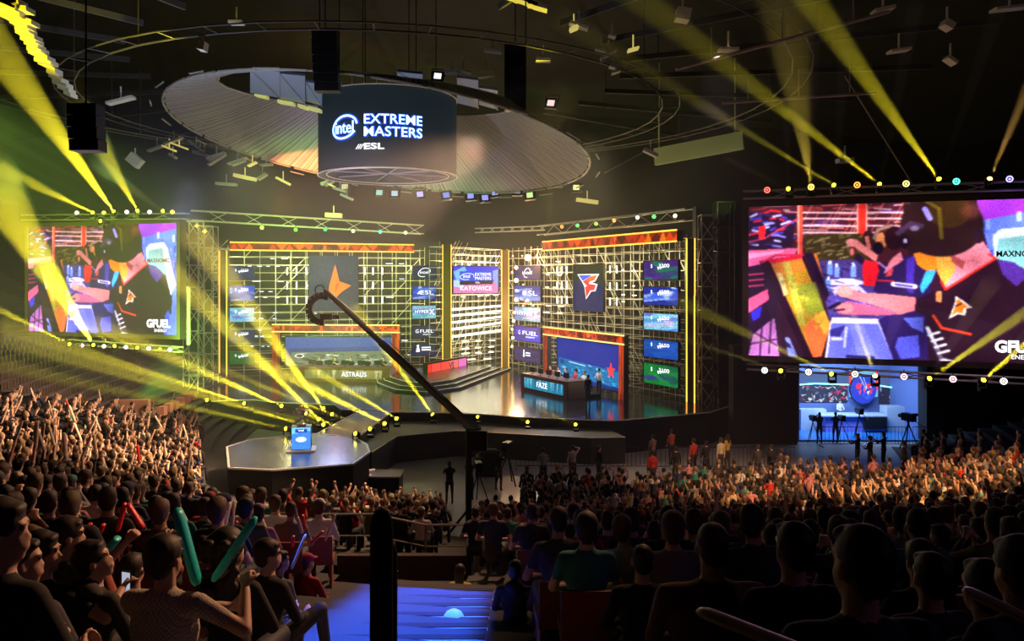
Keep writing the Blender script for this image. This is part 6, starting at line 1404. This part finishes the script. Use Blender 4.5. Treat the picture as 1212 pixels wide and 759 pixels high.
# mass of the remaining spectators as one object
def low(arms):
    b = MB(); e = lambda c, r, m, nu=6, nv=4: b.ell(c, r, nu, nv, m)
    e((0, 0, .72), (.19, .13, .32), 2); e((0, .01, 1.22), (.075, .09, .11), 0, 8, 6); e((0, -.02, 1.255), (.083, .09, .1), 1, 8, 5); b.cyl((0, 0, .95), (0, 0, 1.15), .05, n=5, mi=0, cap=False)
    b.cyl((-.17, 0, .98), (.17, 0, .98), .075, n=6, mi=2)
    for s in (-1, 1):
        b.cyl((s*.1, .02, .5), (s*.13, .43, .5), .09, .06, n=5, mi=3); b.cyl((s*.13, .43, .5), (s*.13, .43, 0), .055, .045, n=5, mi=3)
        if arms == 0: b.cyl((s*.2, 0, .98), (s*.25, .06, .72), .055, .045, n=5, mi=2); b.cyl((s*.25, .06, .72), (s*.1, .3, .62), .042, .03, n=5, mi=0); 
        elif arms == 1: b.cyl((s*.2, 0, .98), (s*.3, .12, 1.15), .055, .045, n=5, mi=2); b.cyl((s*.3, .12, 1.15), (s*.2, .2, 1.4), .042, .03, n=5, mi=0); e((s*.2, .2, 1.43), (.04, .04, .05), 0)
        else: b.cyl((s*.2, 0, .98), (s*.24, .12, .8), .055, .045, n=5, mi=2); b.cyl((s*.24, .12, .8), (s*.05, .3, 1.0), .042, .03, n=5, mi=0); e((s*.05, .31, 1.03), (.04, .04, .05), 0)
    return b
LOW = [low(0), low(1), low(2)]; rn = np.random.default_rng(3); AV, AF, AC = [], [], []; base = 0
hairc = [(.012, .008, .006), (.03, .018, .012), (.1, .05, .025), (.02, .014, .01), (.3, .2, .1)]; skinc = [(.62, .38, .27), (.7, .45, .33), (.5, .3, .2)]
for (x, y, z) in far:
    left = x < -8; k = rc.choice([0, 0, 0, 1, 2, 2, 2]) if left else rc.choice([0, 0, 0, 0, 0, 2, 1] if y < 33 else [0]); b = LOW[k]
    v = np.array(b.v)*rc.uniform(1.04, 1.16); a = face_rz(x, y)+rc.uniform(-.25, .25); c_, s_ = math.cos(a), math.sin(a)
    v = np.stack([v[:, 0]*c_-v[:, 1]*s_+x, v[:, 0]*s_+v[:, 1]*c_+y, v[:, 2]+z], 1); AV.append(v)
    cols = [rc.choice(skinc), rc.choice(hairc), CLOTH[rc.choice(CW)], (.02, .02, .03)]
    AC += [cols[m] for m in b.m]; AF += [tuple(i+base for i in f) for f in b.f]; base += len(v)
if AV:
    me = bpy.data.meshes.new('crowd'); me.from_pydata(np.concatenate(AV).tolist(), [], AF); me.materials.append(mat_attr('crowd_mixed', emit=False)); ca = me.color_attributes.new('Col', 'FLOAT_COLOR', 'CORNER')
    lt = np.zeros(len(me.polygons), np.int32); me.polygons.foreach_get('loop_total', lt); cc = np.ones((len(me.loops), 4), np.float32); cc[:, :3] = np.repeat(np.array(AC, np.float32), lt, 0); ca.data.foreach_set('color', cc.ravel())
    me.polygons.foreach_set('use_smooth', [True]*len(me.polygons)); o = bpy.data.objects.new('crowd', me); link(o); tag(o, 'dense mass of seated spectators filling the farther rows of the stands and floor', 'crowd', kind='stuff')
for (x, y, z) in far:                                   # raised pale sticks far back
    if x < -6 and rc.random() < .085 and nst < 70:
        nst += 1; d = Vector((rc.uniform(-.5, .5), rc.uniform(-.2, .2), 1)); stick((x+.15, y+.2, z+1.35), d, 'pale' if rc.random() < .94 else 'red', 'pale inflated stick raised in the left side stand', 'pale sticks in the left side stand', L=rc.uniform(.9, 1.3))
        # colour is set per stick; a few red ones get their own words
for o in list(COL.objects):
    if o.name.startswith('inflated_stick') and o.get('group') == 'pale sticks in the left side stand' and o.color[1] < .1: o['label'] = 'red inflated stick raised among the pale ones in the left side stand'; o['group'] = 'red sticks in the left side stand'

# standing people on the open floor and elsewhere: (px, head-top py, variant, colour, label, facing, height factor, ground)
def stander(px, py, v, color, label, rz=None, z=0., s=1., group=None):
    me, f = STV[v]; H = (f.head.z+.125)*s; Y = (EZ-z-H)*F/(py-HY); p = at(px, py, Y)
    return person(me, (p.x, p.y, z), face_rz(p.x, p.y) if rz is None else R(rz), CLOTH[color] if isinstance(color, str) else color, label, group, s)
for a in ((643, 530, 2, 'grey', 'man in grey standing on the open floor, right of the camera operator'), (678, 527, 3, (.35, .27, .2), 'man in a tan shirt with a hand to his head on the open floor'), (709, 527, 1, 'black', 'man in black walking on the open floor, right of the tan shirt', -60),
          (772, 533, 1, 'red', 'person in a bright red jacket standing on the open floor'), (773, 514, 6, (.2, .12, .1), 'fair-haired woman on the side steps behind the bright red jacket'), (795, 508, 0, (.5, .1, .03), 'person in an orange-red top on the side steps'), (800, 528, 1, 'black', 'dark-clothed person below the orange-red top'), (821, 519, 1, (.5, .05, .04), 'man in a red jacket facing away, left of the bald man'),
          (836, 522, 0, 'black', 'man in black between the red jacket and the yellow pair'), (853, 518, 1, (.75, .65, .4), 'person in a pale yellow top, left of the yellow pair'), (861, 514, 4, (.6, .4, .06), 'person in a yellow and black top, right of the yellow pair'), (897, 526, 0, 'dark grey', 'man in dark grey standing alone before the amber rows'), (913, 526, 1, 'black', 'man in black beside the man in dark grey'), (924, 531, 2, 'dark grey', 'third man of the dark trio before the amber rows'),
          (532, 546, 5, 'black', 'left one of the two crane operators by the floor path', 10), (556, 542, 5, (.1, .1, .1), 'right one of the two crane operators by the floor path', -10), (213, 541, 3, (.3, .2, .15), 'man standing with raised hand by the left stand barrier', -60), (229, 545, 0, (.04, .05, .05), 'fair-haired man in dark clothes by the left stand barrier', -60),
          (1070, 522, 1, (.16, .1, .09), 'man standing before the right end of the studio'), (1015, 513, 5, 'black', 'black-clad camera operator before the studio desk'), (1030, 516, 2, 'black', 'second black-clad crew member before the studio desk'), (1046, 512, 5, 'black', 'third black-clad crew member before the studio desk'), (1097, 516, 0, 'black', 'dark figure at the corner right of the studio'), (1107, 512, 1, (.4, .25, .3), 'person in a pinkish top at the right of the studio'),
          (590, 533, 5, 'black', 'camera operator with a shoulder camera before the centre of the stage', -20), (410, 537, 0, 'olive', 'crew member leaning at the right side of the small stage', 30)):
    stander(*a)
me, f = STV[4]; p = at(478, 603, 20.7); person(me, (p.x, p.y, p.z-(f.head.z+.125)*.95), R(-5), (.62, .5, .36), 'long-haired girl in a cream top standing at the rail below the stairs', None, .95)
# on stage and in the studio
def onstage(px, pyfoot, v, color, label, rz, z=ST, s=1.):
    p = onz(px, pyfoot, z); me, f = STV[v]; return person(me, p, R(rz), CLOTH[color] if isinstance(color, str) else color, label, None, s)
onstage(696, 478.5, 1, 'black', 'man in a dark suit standing on the glossy stage by the right desk', 30)
onstage(709, 469, 2, 'white', 'person in a white top behind the dark-suited man on stage', 140)
onstage(388, 514, 0, 'black', 'crew member crouching behind the lamps left of the walkway', 60, 1.8, .8) if False else None
for px, Y, v, c, lb, rz in ((994, SY+3.9, 2, 'white', 'presenter in a white sweater leaning at the studio desk', 200), (970, SY-.4, 5, 'black', 'studio cameraman in black with a tripod camera, left', 0), (989, SY-.3, 5, (.03, .04, .1), 'studio cameraman in dark blue with a tripod camera', -10)):
    me, f = STV[v]; person(me, (px_x(px, Y), Y, .12 if Y > SY else 0), R(rz), CLOTH[c] if isinstance(c, str) else c, lb)
def tripod(px, Y, z, label, s=1., rz=0):
    t = thing('tripod_camera', label, 'camera', (px_x(px, Y), Y, z), R(rz))
    for i in range(3): a = R(90+120*i); b = MB(); b.cyl((0, 0, 1.15), (.45*math.cos(a), .45*math.sin(a), 0), .025, n=5); local(b, 'leg', blackmetal, t)
    b = MB(); b.box((-.12, -.3, 1.25), (.12, .25, 1.55)); b.cyl((0, .25, 1.4), (0, .45, 1.4), .08, n=10); b.box((-.02, -.05, 1.15), (.02, .05, 1.25)); b.box((-.08, -.42, 1.5), (.08, -.3, 1.6)); local(b, 'camera_body', blackmetal, t)
    b = MB(); b.cyl((.1, -.25, 1.25), (.2, -.7, 1.05), .015, n=5); local(b, 'pan_handle', blackmetal, t); t.scale = (s,)*3
tripod(962, SY-.1, 0, 'tripod camera on the far left of the studio opening', 1.0); tripod(996, SY-.1, 0, 'tripod camera beside the man in dark blue'); tripod(1017, SY+.8, .12, 'slim camera on a stand before the studio desk', 1.1); tripod(1075, 43.5, 0, 'large tripod camera silhouetted against the right of the studio', 1.35, 20)
tripod(601, 36.5, 0, 'broadcast camera on a tripod by the camera operator before the stage', 1.25, -20); tripod(203, 33, 0, 'camera on a tripod by the left stand barrier', 1.2, -40); tripod(566, 33.5, 0, 'dark camera pedestal at the foot of the crane', 1.1, 10)
b = MB(); c = onz(578, 562, .0); b.box((c.x-.6, c.y-.5, 0), (c.x+.5, c.y+.5, .9)); b.ell((c.x+.1, c.y, .95), (.6, .5, .3), 12, 6); b.top('covered_case', [black], 'dark covered equipment case by the floor path', 'case', smooth=False)
# players at the desks
for t_, L_, nm in ((dl, Ll, 'left'), (dr, Lr, 'right')):
    b = MB(); b.box((-L_/2, 1.55, 0), (L_/2, 2.6, .22)); o = b.build('player_riser', black); o.location = t_.location; o.rotation_euler = t_.rotation_euler; tag(o, 'low black riser under the seated players at the %s desk' % nm, 'riser')
for i, (x, y, rz, nm) in enumerate(seats_players):
    me, f = variants[[0, 4, 2, 1, 4][i % 5]]; o = person(me, (x, y, ST+.22), rz, CLOTH['black'] if nm == 'left' else CLOTH[['red', 'white', 'dark grey', 'red', 'white'][i % 5]], 'player seated at the %s desk on stage, %s' % (nm, ['first', 'second', 'third', 'fourth', 'fifth'][i % 5]+' from the left'), s=1.1)
lamp('desk_light', 'AREA', (px_x(655, 53), 52.5, 6), (px_x(655, 53), 53, 2), 260, (.6, .75, 1), size=2)
lamp('desk_light', 'AREA', (px_x(400, 60), 59, 6.5), (px_x(400, 61), 61.3, 2.5), 200, (.9, 1, .8), size=3)
# empty seat rows high on the left, row of seat ends by the left stand
b = MB(); r = random.Random(8)
for k in range(10, 30):
    rho = 1+(k+.4)*DR; th = R(150)
    z = rowz(k)
    for i in range(70):
        a = R(150)+i*R(.75); x, y = ring(rho, a)
        if y < 30: continue
        px, py = pix((x, y, z+.8))
        if not (-10 < px < 165) or py > 465+px*.07 or py < 395: continue
        d = Vector((CX-x, CY-y, 0)).normalized(); s_ = Vector((-d.y, d.x, 0)); b.obox((x, y, z+.62), s_*.2, d*.03, (0, 0, .2)); b.obox(Vector((x, y, z+.42))+d*.2, s_*.2, d*.2, (0, 0, .02))
if b.v: b.top('empty_seats', [mat('empty_seat_shell', (.1, .07, .05), .6)], 'rows of empty seats in the dark above the left side stand', 'seats', kind='stuff')
st_ = thing('stair_flank', 'stepped row of lit brown side panels climbing beside the left stand', 'steps', at(205, 475, 40))
for i in range(6):
    c = at(190+i*7.2, 487-i*3.6, 40+i*.4); b = MB(); b.box((c.x-.17, c.y, c.z-.22), (c.x+.17, c.y+.4, c.z+.22)); b.build('side_panel', mat('flank_brown', (.55, .3, .2), .7), st_)
b = MB(); c = at(158, 484, 41); b.box((c.x-.75, c.y, c.z-.45), (c.x+.75, c.y+.3, c.z+.45)); b.top('parapet', [mat('flank_brown')], 'pale brown parapet behind the left stand', 'parapet')
for i in range(14):
    c = at(8+i*3, 398+i*3, 55); b = MB(); b.box((c.x-.35, c.y, c.z-.06), (c.x+.35, c.y+.3, c.z+.03)); o = b.top('lit_step', [mat('lit_step_pale', (.8, .75, .4), .7)], 'pale lit step of the narrow stair below the left big screen', 'step', 'lit steps below the left big screen')
lamp('left_stair_light', 'SPOT', at(90, 360, 45), at(30, 420, 55), 900, (1, .9, .4), spot=30, rad=.1)
bpy.context.view_layer.update()
